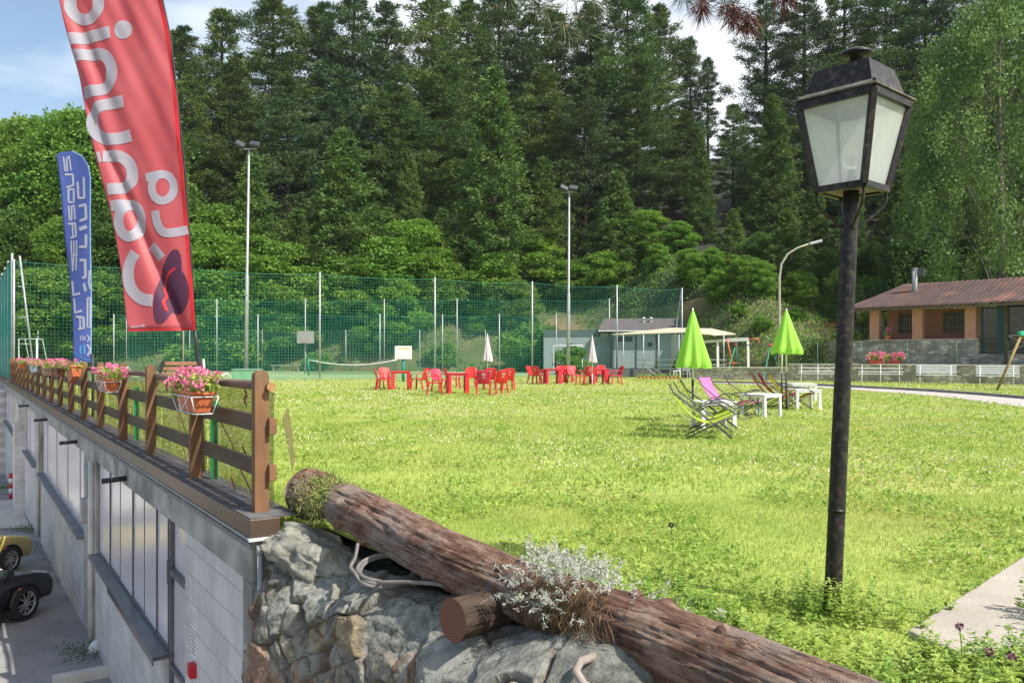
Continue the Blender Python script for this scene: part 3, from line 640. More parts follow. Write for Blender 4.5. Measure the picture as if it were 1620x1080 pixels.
row('young_tree', [(310, 350, 76, B1, 9, 1.2), (355, 320, 80, B2, 8, 1.2), (420, 372, 75, B1, 9, 1.3), (470, 420, 74, B2, 8, 1.2), (600, 375, 77, B2, 8, 1.2), (655, 345, 79, B1, 9, 1.2), (540, 400, 75, B1, 9, 1.1), (700, 420, 78, B2, 8, 1.1), (740, 390, 81, B1, 9, 1.1), (850, 370, 81, B2, 8, 1.2), (905, 410, 79, B1, 9, 1.2), (955, 395, 78, B2, 8, 1.3), (1020, 330, 80, B1, 9, 1.3), (1075, 350, 76, B2, 8, 1.4), (1040, 430, 74, B1, 9, 1.1), (1125, 440, 64, B2, 8, 1.1), (1380, 400, 62, B4, 13, 1), (1480, 400, 60, B4, 13, 1), (1310, 430, 60, B4, 13, .9), (370, 440, 72.5, B2, 8, 1.1), (440, 470, 72.5, B1, 9, 1.1), (820, 440, 76, B1, 9, 1), (590, 470, 73, B2, 8, .9), (1200, 400, 64, B4, 13, 1), (1160, 450, 60, B2, 8, 1.2), (1265, 430, 57, B1, 9, 1.2), (1330, 440, 56, B4, 13, .9), (1205, 470, 57, B1, 9, 1), (1420, 420, 57, B4, 13, 1), (1530, 400, 57, B4, 13, 1), (1100, 470, 64, B1, 9, 1), (1390, 470, 54.5, B2, 8, 1), (1090, 455, 66, B1, 9, 1.2), (1140, 480, 59, B2, 8, 1.1), (1180, 455, 58, B1, 9, 1.2), (780, 400, 78, B2, 8, 1.2), (680, 390, 77, B1, 9, 1.2), (630, 440, 74, B2, 8, 1.1)],
    'bright leafy young tree at the forest edge, %s from the left', 'young tree', 'leafy young trees at the forest edge')
plant_tree('birch_tree', BI, 31.3, 53.0, 1.2, 'tall drooping birch with hanging leafy twigs behind the brick cottage', 'birch tree', None, 1.28, .4)
row('shrub', [(840, 515, 68.5, K1, 2.6, 1.1), (905, 548, 58.2, K1, 2.6, .9), (870, 520, 69, K1, 2.6, 1), (1235, 545, 50.5, K1, 2.6, 1), (1170, 520, 56, K1, 2.6, 1.2), (1130, 515, 60, K1, 2.6, 1.4), (1205, 505, 54, K1, 2.6, 1.4), (1150, 480, 62, K1, 2.6, 1.6), (1260, 500, 55, K1, 2.6, 1.4), (1105, 500, 66, K1, 2.6, 1.6), (500, 560, 71, K1, 2.6, 1.2), (700, 545, 72, K1, 2.6, 1.4), (620, 510, 74, K1, 2.6, 1.4), (760, 500, 76, K1, 2.6, 1.5), (330, 520, 72, K1, 2.6, 1.5), (400, 530, 71.6, K1, 2.6, 1.3), (1340, 520, 54, K1, 2.6, 1.3)],
    'low bushy shrub on the bank behind the nets, %s from the left', 'shrub', 'shrubs on the bank')
# hedge
hd = broad_parts(15, 2.4, 1.9, 12, pm('hedge_leaves', (.10, .17, .04), (.17, .24, .06), 3, .6, trans=.2), .12, .2, 900)
hx = thing('hedge_bush', 'broad clipped green bush beside the closed lime parasol, behind the stone wall', 'bush', (GD(1285, 47).x, 47, .45)); hx.scale = (.9, .6, .75)
for p in hd: p.parent = hx
# undergrowth on the bank
rng = np.random.default_rng(21); n = 110000
X = rng.uniform(-75, 45, n); S = rng.uniform(0, 22, n); pts = []
for x, s in zip(X, S):
    v = noise.noise(Vector((x*.22, s*.3, 3)))
    if v > -.08-.5*(x > 6): y = foot(x)+s; pts.append((x, y, hill(x, y)+random.random()*(.25+max(0, v)*1.6)))
C = np.array(pts); D = rng.normal(0, .6, C.shape)+[0, -.2, .6]
V = leaves(rng, C, D, rng.uniform(.12, .32, len(C)), rng.uniform(.06, .16, len(C)))
tag(np_obj('undergrowth', V, M['leaf']), 'green brambles and ferns growing over the bank', 'undergrowth', kind='stuff')

# ================================================================ STONE RETAINING WALL
def lerp(a, b, t): return a+(b-a)*t
E_A = Vector((-1.76, 6.19, .0)); E_B = Vector((1.22, 1.80, .0))
ED = (E_B-E_A).normalized(); EN = Vector((ED.y, -ED.x, 0))      # towards the camera side
if EN.dot(Vector((-1, -1, 0))) < 0: EN = -EN
ELEN = (E_B-E_A).length
def stone_wall():
    rng = np.random.default_rng(5)
    nu, nv = 420, 330
    # v axis: 0 (under the log) -> .7 m top slab -> down the face 3.6 m
    TOP = .75; DOWN = 3.7
    us = np.linspace(0, ELEN, nu+1); vv = np.concatenate([np.linspace(0, TOP, 90), TOP+np.linspace(0, 1, nv-89+1)[1:]**1.6*DOWN])
    Ug, Vg = np.meshgrid(us, vv, indexing='ij'); P = np.stack([Ug.ravel(), Vg.ravel()], 1)
    # seeds
    sd_ = []
    for u in np.arange(-.2, ELEN+.3, .17):
        for v in np.arange(TOP+.12, TOP+DOWN, .14): sd_.append((u+rng.normal(0, .06), v+rng.normal(0, .045), 1.35, 0))
    sd_ = [s for s in sd_ if rng.uniform() < .8]
    big = [(.45, TOP+.62, 1.5, 1), (1.25, TOP+.95, 1.5, 1), (2.3, TOP+.75, 1.4, 1), (.9, TOP+1.9, 1.5, 1)]
    for b in big: sd_ = [s for s in sd_ if math.hypot((s[0]-b[0])/1.5, s[1]-b[1]) > .27]
    top = [(u+rng.normal(0, .1), .18+rng.uniform(-.1, .5), 1.8, 2) for u in np.arange(.1, ELEN, .27)]
    S = np.array(sd_+big+top)
    wob = np.array([[noise.noise(Vector((p[0]*5, p[1]*5, 1))), noise.noise(Vector((p[0]*5, p[1]*5, 9)))] for p in P])
    Q = P+wob*.06
    d1 = np.full(len(P), 9.); d2 = d1.copy(); idx = np.zeros(len(P), int)
    for k, s in enumerate(S):
        d = np.hypot((Q[:, 0]-s[0])/s[2], Q[:, 1]-s[1])-(.17 if s[3] == 1 else .12 if s[3] == 2 else 0)
        nd = d < d1; d2 = np.where(nd, d1, np.minimum(d2, d)); idx = np.where(nd, k, idx); d1 = np.where(nd, d, d1)
    gap = np.clip((d2-d1)/.016, 0, 1); gap = gap*gap*(3-2*gap)
    off = rng.uniform(-.03, .055, len(S)); tilt = rng.normal(0, .12, (len(S), 2))
    H = gap*.028+off[idx]*gap*.9+np.clip(((Q-S[idx, :2])*tilt[idx]).sum(1), -.035, .035)*gap
    nz1 = np.array([noise.fractal(Vector(((p[0]*.85-p[1]*.5)*4.0, (p[0]*.5+p[1]*.85)*13, 4)), .9, 2.1, 6) for p in P])
    nz2 = np.array([abs(noise.noise(Vector((p[0]*6, p[1]*9, 14)))) for p in P]); nz3 = np.array([abs(noise.noise(Vector((p[0]*15, p[1]*19, 24)))) for p in P])
    H = H+nz1*.020-.006*np.exp(-nz2*30)
    inn = np.clip((P[:, 1]-.22)/.2, 0, 1); H = H*(.3+.7*inn)-.10*(1-inn)
    vs = []
    for (u, v), h in zip(P, H):
        base = E_A+ED*u; r = .10
        tz = -.04-.10*math.sin(u*1.3+.4)-.06*math.sin(u*3.1)
        over = .05*math.sin(u*2.2+1)+.03*math.sin(u*5.3)
        if v < TOP:
            p = base-EN*(TOP-v-over*v/TOP)+Vector((0, 0, tz+.05*(1-v/TOP)-.16*(v/TOP)**3)); nrm_ = Vector((0, 0, 1))*(1-(v/TOP)**4*.4)+EN*(v/TOP)**4*.6
        else:
            w = v-TOP; p = base+EN*(over+.06*w+.10*(1-math.exp(-w*5)))+Vector((0, 0, tz-.16-w)); nrm_ = EN*.9+Vector((0, 0, .25*math.exp(-w*4)))
        vs.append(p+nrm_*h)
    q = MB(); m = len(vv)
    q.add(vs, [(i*m+j, i*m+j+1, (i+1)*m+j+1, (i+1)*m+j) for i in range(nu) for j in range(m-1)])
    # colours per stone
    pal = np.array([(.34, .31, .245), (.44, .38, .29), (.23, .215, .18), (.42, .33, .20), (.38, .24, .15), (.38, .37, .31), (.56, .48, .33), (.25, .17, .12)])
    ci = rng.choice(len(pal), len(S), p=[.2, .18, .15, .08, .1, .15, .06, .08]); cs = pal[ci]*rng.uniform(.8, 1.2, (len(S), 1))
    for k, s in enumerate(S):
        if s[3] == 1: cs[k] = (.42, .27, .19)
        if s[3] == 2: cs[k] = np.array((.36, .36, .31))*rng.uniform(.8, 1.2)
    mort = np.array((.40, .33, .25)); c = mort*(1-gap[:, None])+cs[idx]*gap[:, None]
    c = c*(1-.25*(1-gap[:, None])*(nz1[:, None] > 0))*.66*(1-.25*np.exp(-nz2*22))[:, None]
    o = q.build('stone_retaining_wall', stone_mat(), None, True)
    at = o.data.color_attributes.new('stone', 'FLOAT_COLOR', 'POINT')
    at.data.foreach_set('color', np.concatenate([c, np.ones((len(c), 1))], 1).ravel().astype(np.float32))
    return o
def stone_mat():
    m = bpy.data.materials.new('field_stone'); m.use_nodes = True; nt = m.node_tree; nt.nodes.clear(); L = nt.links.new
    o = N(nt, 'ShaderNodeOutputMaterial'); p = N(nt, 'ShaderNodeBsdfPrincipled'); p.inputs['Roughness'].default_value = .88; p.inputs['Specular IOR Level'].default_value = .3
    a = N(nt, 'ShaderNodeAttribute', attribute_name='stone'); tc = N(nt, 'ShaderNodeTexCoord')
    n1 = N(nt, 'ShaderNodeTexNoise'); n1.inputs['Scale'].default_value = 14; n1.inputs['Detail'].default_value = 12; n1.inputs['Roughness'].default_value = .75; L(tc.outputs['Object'], n1.inputs[0])
    r1 = N(nt, 'ShaderNodeMapRange'); r1.inputs[1].default_value = .35; r1.inputs[2].default_value = .65; r1.inputs[3].default_value = .4; r1.inputs[4].default_value = 1.6; L(n1.outputs[0], r1.inputs[0])
    vm = N(nt, 'ShaderNodeVectorMath', operation='SCALE'); L(a.outputs[0], vm.inputs[0]); L(r1.outputs[0], vm.inputs['Scale'])
    n2 = N(nt, 'ShaderNodeTexNoise'); n2.inputs['Scale'].default_value = 3.3; n2.inputs['Detail'].default_value = 7; L(tc.outputs['Object'], n2.inputs[0])
    r2 = N(nt, 'ShaderNodeMapRange'); r2.inputs[1].default_value = .55; r2.inputs[2].default_value = .68; r2.inputs[4].default_value = .75; L(n2.outputs[0], r2.inputs[0])
    mx = N(nt, 'ShaderNodeMixRGB'); mx.inputs[2].default_value = (.34, .34, .30, 1); L(r2.outputs[0], mx.inputs[0]); L(vm.outputs[0], mx.inputs[1]); L(mx.outputs[0], p.inputs['Base Color'])
    n3 = N(nt, 'ShaderNodeTexNoise'); n3.inputs['Scale'].default_value = 35; n3.inputs['Detail'].default_value = 8; n3.inputs['Roughness'].default_value = .7; L(tc.outputs['Object'], n3.inputs[0])
    bm = N(nt, 'ShaderNodeBump'); bm.inputs['Strength'].default_value = 1; bm.inputs['Distance'].default_value = .02; L(n3.outputs[0], bm.inputs['Height']); L(bm.outputs[0], p.inputs['Normal'])
    L(p.outputs[0], o.inputs[0]); return m
tag(stone_wall(), 'rough wall of mixed field stones and mortar under the big log', 'stone wall')
# two loose boulders at the head of the wall
def boulder(name, c, r, seed, label, mat):
    q = MB(); n = 40
    def fn(u, v):
        a = u*2*math.pi; b = (v-.5)*math.pi; d = Vector((math.cos(a)*math.cos(b), math.sin(a)*math.cos(b), math.sin(b)))
        k = 1+.30*noise.fractal(d*1.5+Vector((seed, 0, 0)), 1, 2, 5)
        d2 = Vector((round(d.x*2.2)/2.2, round(d.y*2.2)/2.2, round(d.z*2.2)/2.2)); d = d.lerp(d2, .3)
        return (d.x*r[0]*k, d.y*r[1]*k, d.z*r[2]*k)
    q.grid(fn, n*2, n); o = q.build(name, mat, None, True); o.location = c; tag(o, label, 'rock'); return o
M['rock'] = pm('pale_rock', (.27, .265, .215), (.13, .125, .105), 3.5, .9, .8, 22, c3=(.44, .43, .36), s3=4, amt3=.7)
boulder('boulder', (-1.45, 6.05, -.12), (.42, .26, .17), 2, 'greenish grey boulder wedged under the far end of the log, beside the coping', M['rock']).rotation_euler = (0, .25, -.5)
boulder('boulder', (-1.13, 5.42, -.30), (.085, .10, .15), 5, 'small upright pale stone below the grey hose coil', M['rock'])

# ================================================================ BIG LOG
def log_mesh(L, fr, seed, knots=(), nu=320, nv=130):
    q = MB()
    def fn(u, v):
        x = u*L; a = v*2*math.pi; r = fr(u)
        d = Vector((0, math.cos(a), math.sin(a)))
        r *= 1+.05*noise.noise(Vector((x*1.2, d.y*1.2, d.z*1.2+seed)))+.025*noise.noise(Vector((x*3, d.y*4, d.z*4+seed)))
        r -= .016*math.exp(-abs(noise.noise(Vector((x*.7+seed, d.y*4.2, d.z*4.2))))*26)+.006*math.exp(-abs(noise.noise(Vector((x*1.6+seed, d.y*9, d.z*9))))*16)
        r += .006*noise.noise(Vector((x*1.5, d.y*22, d.z*22+seed)))+.003*noise.noise(Vector((x*30, d.y*14, d.z*14)))
        for kx, ka, kr, kh in knots:
            da = (a-ka+math.pi) % (2*math.pi)-math.pi; dd = math.hypot(x-kx, da*r)/kr
            if dd < 2: r += kh*math.exp(-dd*dd*2.2)
        return (x, d.y*r+.02*math.sin(x*2.1), d.z*r+.02*math.sin(x*1.4+1))
    q.grid(fn, nu, nv); return q
def log_mat():
    m = bpy.data.materials.new('weathered_log'); m.use_nodes = True; nt = m.node_tree; nt.nodes.clear(); L = nt.links.new
    o = N(nt, 'ShaderNodeOutputMaterial'); p = N(nt, 'ShaderNodeBsdfPrincipled'); p.inputs['Roughness'].default_value = .75; p.inputs['Specular IOR Level'].default_value = .35
    tc = N(nt, 'ShaderNodeTexCoord'); mp = N(nt, 'ShaderNodeMapping'); mp.inputs['Scale'].default_value = (2.2, 8, 8); L(tc.outputs['Object'], mp.inputs[0])
    n1 = N(nt, 'ShaderNodeTexNoise'); n1.inputs['Scale'].default_value = 2.2; n1.inputs['Detail'].default_value = 10; n1.inputs['Roughness'].default_value = .68; L(mp.outputs[0], n1.inputs[0])
    r = N(nt, 'ShaderNodeValToRGB'); L(n1.outputs[0], r.inputs[0]); e = r.color_ramp.elements
    e[0].position = .30; e[0].color = (.085, .042, .028, 1); e[1].position = .72; e[1].color = (.44, .36, .29, 1)
    e.new(.45).color = (.20, .10, .065, 1); e.new(.57).color = (.34, .215, .15, 1)
    n2 = N(nt, 'ShaderNodeTexNoise'); n2.inputs['Scale'].default_value = 1.9; n2.inputs['Detail'].default_value = 8; n2.inputs['Roughness'].default_value = .7; L(tc.outputs['Object'], n2.inputs[0])
    r2 = N(nt, 'ShaderNodeMapRange'); r2.inputs[1].default_value = .50; r2.inputs[2].default_value = .60; r2.inputs[4].default_value = .6; L(n2.outputs[0], r2.inputs[0])
    mx = N(nt, 'ShaderNodeMixRGB'); mx.inputs[2].default_value = (.40, .34, .30, 1); L(r2.outputs[0], mx.inputs[0]); L(r.outputs[0], mx.inputs[1])
    # cracks
    m3 = N(nt, 'ShaderNodeMapping'); m3.inputs['Scale'].default_value = (.9, 7, 7); L(tc.outputs['Object'], m3.inputs[0])
    v = N(nt, 'ShaderNodeTexVoronoi', feature='DISTANCE_TO_EDGE'); v.inputs['Scale'].default_value = 1.6; L(m3.outputs[0], v.inputs[0])
    r3 = N(nt, 'ShaderNodeMapRange'); r3.inputs[1].default_value = .0; r3.inputs[2].default_value = .035; L(v.outputs[0], r3.inputs[0])
    m4 = N(nt, 'ShaderNodeMixRGB', blend_type='MULTIPLY'); m4.inputs[0].default_value = .0; L(mx.outputs[0], m4.inputs[1]); L(r3.outputs[0], m4.inputs[2]); 
    m5 = N(nt, 'ShaderNodeMapping'); m5.inputs['Scale'].default_value = (.55, 11, 11); L(tc.outputs['Object'], m5.inputs[0])
    n5 = N(nt, 'ShaderNodeTexNoise'); n5.inputs['Scale'].default_value = 1.5; n5.inputs['Detail'].default_value = 5; n5.inputs['Distortion'].default_value = .4; L(m5.outputs[0], n5.inputs[0])
    s5 = N(nt, 'ShaderNodeMath', operation='SUBTRACT'); s5.inputs[1].default_value = .5; L(n5.outputs[0], s5.inputs[0]); a5 = N(nt, 'ShaderNodeMath', operation='ABSOLUTE'); L(s5.outputs[0], a5.inputs[0])
    r5 = N(nt, 'ShaderNodeMapRange'); r5.inputs[1].default_value = .0; r5.inputs[2].default_value = .022; r5.inputs[3].default_value = .25; L(a5.outputs[0], r5.inputs[0])
    n6 = N(nt, 'ShaderNodeTexNoise'); n6.inputs['Scale'].default_value = 60; n6.inputs['Detail'].default_value = 6; L(mp.outputs[0], n6.inputs[0]); r6 = N(nt, 'ShaderNodeMapRange'); r6.inputs[1].default_value = .3; r6.inputs[2].default_value = .7; r6.inputs[3].default_value = .65; r6.inputs[4].default_value = 1.25; L(n6.outputs[0], r6.inputs[0])
    k5 = N(nt, 'ShaderNodeMath', operation='MULTIPLY'); L(r5.outputs[0], k5.inputs[0]); L(r6.outputs[0], k5.inputs[1])
    v5 = N(nt, 'ShaderNodeVectorMath', operation='SCALE'); L(m4.outputs[0], v5.inputs[0]); L(k5.outputs[0], v5.inputs['Scale']); L(v5.outputs[0], p.inputs['Base Color'])
    ad = N(nt, 'ShaderNodeMath', operation='MULTIPLY_ADD'); ad.inputs[1].default_value = .0; L(k5.outputs[0], ad.inputs[0]); ad.inputs[1].default_value = .5; L(n1.outputs[0], ad.inputs[2])
    bm = N(nt, 'ShaderNodeBump'); bm.inputs['Strength'].default_value = .9; bm.inputs['Distance'].default_value = .02; L(ad.outputs[0], bm.inputs['Height']); L(bm.outputs[0], p.inputs['Normal'])
    L(p.outputs[0], o.inputs[0]); return m
M['log'] = log_mat()
lg = thing('log', 'long weathered brown tree trunk lying along the stone wall edge', 'log')
lg.location = LOGA; lg.rotation_mode = 'QUATERNION'; lg.rotation_quaternion = LD.to_track_quat('X', 'Z')
LL = (LOGB-LOGA).length
def lr(u):
    x = u*LL
    return .160+.014*sstep(3, 4.8, x)+.010*math.sin(x*1.1)-.012*sstep(0, 2, x)+.012*sstep(2.6, 4.8, x)-.05*math.exp(-((x-.42)/.13)**2)+.03*math.exp(-(x/.3)**2)
lm_ = log_mesh(LL, lr, 3, [(.9, 3.6, .07, .05), (1.25, 3.9, .06, .035), (2.2, 3.9, .06, .03), (2.9, 2.2, .04, .02), (3.9, 1.3, .05, .03), (4.4, 1.9, .05, .025)])
lm_.build('trunk', M['log'], lg, True)
q = MB(); q.grid(lambda u, v: (-.0-.05*math.cos(u*1.57)*(1+.4*math.sin(v*12.5)), .21*u*math.cos(v*6.2832)*(1+.06*math.sin(v*19)), .21*u*math.sin(v*6.2832)*(1+.06*math.sin(v*25))), 10, 40)
q.build('rounded_end', M['log'], lg, True)
for x, a, r in ((.9, 2.5, .035), (3.72, 1.25, .03), (4.25, 1.6, .028)):
    q = MB(); rr_ = lr(x/LL)
    d = Vector((0, math.cos(a), math.sin(a))); c = Vector((x, 0, 0))+d*(rr_-.02)
    q.tube([c, c+d*.03+Vector((.01, 0, 0)), c+d*.045+Vector((.02, 0, 0))], [r*1.3, r, r*.6], 9); q.build('knot', M['log'], lg, True)
# short support log
sc = W(716, 987, 3.98); ax = (LD.cross(Vector((0, 0, 1)))).normalized()
sdir = Vector((.74, .67, -.02)).normalized()
sl_ = thing('support_log', 'short round log with a sawn face, wedged crosswise under the big trunk', 'log'); sl_.location = sc; sl_.rotation_mode = 'QUATERNION'; sl_.rotation_quaternion = sdir.to_track_quat('X', 'Z')
log_mesh(.62, lambda u: .103, 8, nu=30, nv=36).build('bark', pm('dark_log', (.075, .045, .03), (.04, .028, .02), 3, .85, .6, stretch=(1, 6, 6)), sl_, True)
q = MB(); q.grid(lambda u, v: (-.001-.004*u*(1-u), .105*u*math.cos(v*6.2832), .105*u*math.sin(v*6.2832)+.02), 6, 32)
fm = bpy.data.materials.new('sawn_face'); fm.use_nodes = True; t_ = fm.node_tree; p_ = t_.nodes['Principled BSDF']; w_ = N(t_, 'ShaderNodeTexWave', wave_type='RINGS', rings_direction='X'); w_.inputs['Scale'].default_value = 22; w_.inputs['Distortion'].default_value = 2.5; w_.inputs['Detail'].default_value = 3
tc_ = N(t_, 'ShaderNodeTexCoord'); x_ = N(t_, 'ShaderNodeMixRGB'); x_.inputs[1].default_value = (.12, .045, .028, 1); x_.inputs[2].default_value = (.20, .085, .048, 1); t_.links.new(tc_.outputs['Object'], w_.inputs[0]); t_.links.new(w_.outputs[1], x_.inputs[0]); t_.links.new(x_.outputs[0], p_.inputs['Base Color']); p_.inputs['Roughness'].default_value = .85
q.build('sawn_face', fm, sl_, True)
# hose
def hose():
    c = W(612, 915, 5.1); pts = [W(566, 868, 5.25), W(562, 890, 5.2), W(555, 905, 5.15), W(562, 916, 5.05)]
    for k in range(28):
        a = -2.6+k*.5; rr_ = .135+.012*math.sin(k*.9); pts.append(c+Vector((rr_*math.cos(a)*1.3, rr_*math.sin(a)*1.0, .004*k*.3+.006*math.sin(k)+.055*math.sin(a))))
    pts += [W(600, 930, 4.85), W(640, 930, 4.75), W(690, 933, 4.6), W(740, 945, 4.45), W(760, 955, 4.35)]
    P = [Vector(p) for p in pts]; o = []
    for i in range(len(P)-1):
        a, b = P[max(i-1, 0)], P[i]; c2, d = P[i+1], P[min(i+2, len(P)-1)]
        for k in range(10):
            t = k/10; o.append(.5*((2*b)+(c2-a)*t+(2*a-5*b+4*c2-d)*t*t+(3*b-3*c2+d-a)*t**3)+Vector((0, 0, .035)))
    q = MB(); q.tube(o, [.0115+.0013*(i % 2) for i in range(len(o))], 8); return q.build('hose', pm('grey_hose', (.20, .185, .17), (.13, .12, .11), 8, .5), None, True)
tag(hose(), 'coiled grey corrugated hose lying on the ledge below the log', 'hose')
q = MB(); q.tube([W(945, 1036, 3.42), W(918, 1046, 3.33), W(911, 1062, 3.28), W(925, 1084, 3.22), W(990, 1108, 3.1)], .018, 10)
tag(q.build('pipe', pm('old_pipe', (.34, .30, .26), (.24, .20, .17), 9, .7), None, True), 'bent pale plastic pipe under the log at the bottom edge', 'pipe')

# ================================================================ LANTERN
LB = Vector((1.694, 4.38, 0)); LT = Vector((1.798, 4.38, 2.23)); lz = math.atan2(LT.x-LB.x, 2.23)
lamp = thing('street_lantern', 'black iron lantern with milky glass panes on a slightly leaning post', 'lantern', LB)
q = MB(); pts = [Vector((0, 0, -.05)).lerp(LT-LB, k/12) if k else Vector((0, 0, -.05)) for k in range(13)]
q.tube(pts, [.048, .045, .044, .044, .0435, .043, .043, .0425, .042, .042, .0415, .041, .041], 20)
q.tube([pts[3]+Vector((0, 0, .0)), pts[3]+Vector((.001, 0, .02))], .0455, 20)
q.build('post', M['black_iron'], lamp, True)
th0 = math.radians(-3.9)
def cor(r, z, k):
    a = th0+k*math.pi/2; c = (LT-LB)+Vector(((z)*math.tan(lz)*.6, 0, z)); return c+Vector((r*math.cos(a), r*math.sin(a), 0))
ZB, ZT = -.005, .45; RB, RT = .185, .287
body = MB()
for k in range(4):
    body.bar(cor(RB, ZB, k), cor(RT, ZT, k), .032, .032)
    body.bar(cor(RB, ZB, k), cor(RB, ZB, k+1), .03, .035); body.bar(cor(RT, ZT-.01, k), cor(RT, ZT-.01, k+1), .03, .04)
fr_ = body.build('frame', M['black_iron'], lamp, bevel=.003)
mg = bpy.data.materials.new('milky_glass'); mg.use_nodes = True; t_ = mg.node_tree; t_.nodes.clear()
o_ = N(t_, 'ShaderNodeOutputMaterial'); d1_ = N(t_, 'ShaderNodeBsdfPrincipled'); d1_.inputs['Base Color'].default_value = (.88, .91, .91, 1); d1_.inputs['Roughness'].default_value = .25
tl_ = N(t_, 'ShaderNodeBsdfTranslucent'); tl_.inputs[0].default_value = (.85, .88, .86, 1); tr_ = N(t_, 'ShaderNodeBsdfTransparent'); a_ = N(t_, 'ShaderNodeMixShader'); b_ = N(t_, 'ShaderNodeMixShader'); a_.inputs[0].default_value = .5; b_.inputs[0].default_value = .30
nz_ = N(t_, 'ShaderNodeTexNoise'); nz_.inputs['Scale'].default_value = 6; nz_.inputs['Detail'].default_value = 6; mr_ = N(t_, 'ShaderNodeMapRange'); mr_.inputs[3].default_value = .26; mr_.inputs[4].default_value = .50; t_.links.new(nz_.outputs[0], mr_.inputs[0]); t_.links.new(mr_.outputs[0], b_.inputs[0])
t_.links.new(d1_.outputs[0], a_.inputs[1]); t_.links.new(tl_.outputs[0], a_.inputs[2]); t_.links.new(a_.outputs[0], b_.inputs[1]); t_.links.new(tr_.outputs[0], b_.inputs[2]); t_.links.new(b_.outputs[0], o_.inputs[0])
for k in range(4):
    q = MB(); a, b, c, d = cor(RB-.012, ZB+.005, k), cor(RB-.012, ZB+.005, k+1), cor(RT-.012, ZT-.02, k+1), cor(RT-.012, ZT-.02, k)
    q.add([a, b, c, d], [(0, 1, 2, 3)]); q.build('glass_pane', mg, lamp)
q = MB(); q.add([cor(RT+.035, ZT+.012, k) for k in range(4)]+[cor(RT+.035, ZT+.020, k) for k in range(4)]+[cor(RT-.03, ZT+.05, k) for k in range(4)], [(3, 2, 1, 0)]+[(k, (k+1) % 4, 4+(k+1) % 4, 4+k) for k in range(4)]+[(4+k, 4+(k+1) % 4, 8+(k+1) % 4, 8+k) for k in range(4)])
q.build('rim', pm('rim_metal', (.06, .05, .04), (.17, .155, .12), 14, .6), lamp)
q = MB(); q.add([cor(RT-.03, ZT+.05, k) for k in range(4)]+[cor(.205, ZT+.175, k) for k in range(4)], [(k, (k+1) % 4, 4+(k+1) % 4, 4+k) for k in range(4)]+[(4, 5, 6, 7)])
q.build('roof', M['black_iron'], lamp)
q = MB(); cc = (LT-LB)+Vector((.025, 0, ZT+.175)); q.lathe([(.035, 0), (.035, .075), (.084, .08), (.086, .088), (.078, .098), (.05, .112), (.0, .120)], 24, cc); q.build('chimney_cap', M['black_iron'], lamp, True)
q = MB()
for k in range(4): q.ball(cor(RT+.01, ZT+.035, k), .011, 6)
q.build('rivets', M['black_iron'], lamp)
q = MB(); q.add([cor(RB-.01, ZB-.006, k) for k in range(4)]+[cor(RB-.01, ZB+.004, k) for k in range(4)], [(3, 2, 1, 0), (4, 5, 6, 7)]+[(k, (k+1) % 4, 4+(k+1) % 4, 4+k) for k in range(4)]); q.build('base_plate', pm('rust_plate', (.35, .27, .2), (.2, .15, .11), 9, .8), lamp)
q = MB(); q.tube([LT-LB, LT-LB+Vector((0, 0, .07))], .022, 12).tube([LT-LB+Vector((0, 0, .07)), LT-LB+Vector((.002, 0, .10))], .018, 12); soc = q.build('bulb_socket', M['black'], lamp, True)
q = MB(); q.ball(LT-LB+Vector((.002, 0, .15)), .048, 14); gm = bpy.data.materials.new('bulb_glass'); gm.use_nodes = True; gp = gm.node_tree.nodes['Principled BSDF']; gp.inputs['Roughness'].default_value = .02; gp.inputs['Transmission Weight'].default_value = 1; gp.inputs['IOR'].default_value = 1.15
q.build('bulb', gm, lamp, True)
for k in range(4):
    a = cor(RB-.01, ZB-.01, k); c = LT-LB+Vector((-.012, 0, -.30)); e = Vector((a.x-c.x, a.y-c.y, 0)); pp = []
    for i in range(13):
        u = i/12; r_ = .05*e.normalized() if i == 12 else e*(1-u)**1
        bulge = .035*math.sin(u*math.pi*2)
        pp.append(Vector((c.x, c.y, 0))+e*(1-u*.86)+e.normalized()*bulge+Vector((0, 0, a.z+(c.z-a.z)*u)))
    q = MB(); q.tube(pp, .008, 7); q.build('scroll_arm', M['black_iron'], lamp, True)

# ================================================================ BANNERS
def sheet(name, lft, rgt, d, mat, parent, ripple, n=40, m=26):
    """lft/rgt: matching edges as photo outline points, spaced over the height; d: distance"""
    q = MB(); 
    def at(poly, t):
        s = t*(len(poly)-1); i = min(int(s), len(poly)-2); f = s-i; return Vector(poly[i]).lerp(Vector(poly[i+1]), f)
    def fn(u, v):
        a = at(lft, u); b = at(rgt, u); p = a.lerp(b, v); dd = d+ripple(p.x, p.y); w = W(p.x, p.y, d); w.y = dd; return w
    q.grid(fn, n, m); return q.build(name, mat, parent, True, solid=.002, world=True)
def cloth_mat(name, c, c2, tr=.45):
    return pm(name, c, c2, 2.5, .42, spec=.5, trans=tr)
def densify(pts, step=4):
    o = []
    for a, b in zip(pts[:-1], pts[1:]):
        n = max(1, int(math.hypot(b[0]-a[0], b[1]-a[1])/step))
        for k in range(n): o.append((a[0]+(b[0]-a[0])*k/n, a[1]+(b[1]-a[1])*k/n))
    return o+[pts[-1]]
def smooth_pts(pts, k=5):
    P = [Vector(p) for p in pts]; o = []
    for i in range(len(P)-1):
        a, b, c, d = P[max(i-1, 0)], P[i], P[i+1], P[min(i+2, len(P)-1)]
        for j in range(k):
            t = j/k; o.append(.5*((2*b)+(c-a)*t+(2*a-5*b+4*c-d)*t*t+(3*b-3*c+d-a)*t**3))
    return [tuple(p) for p in o]+[tuple(P[-1])]
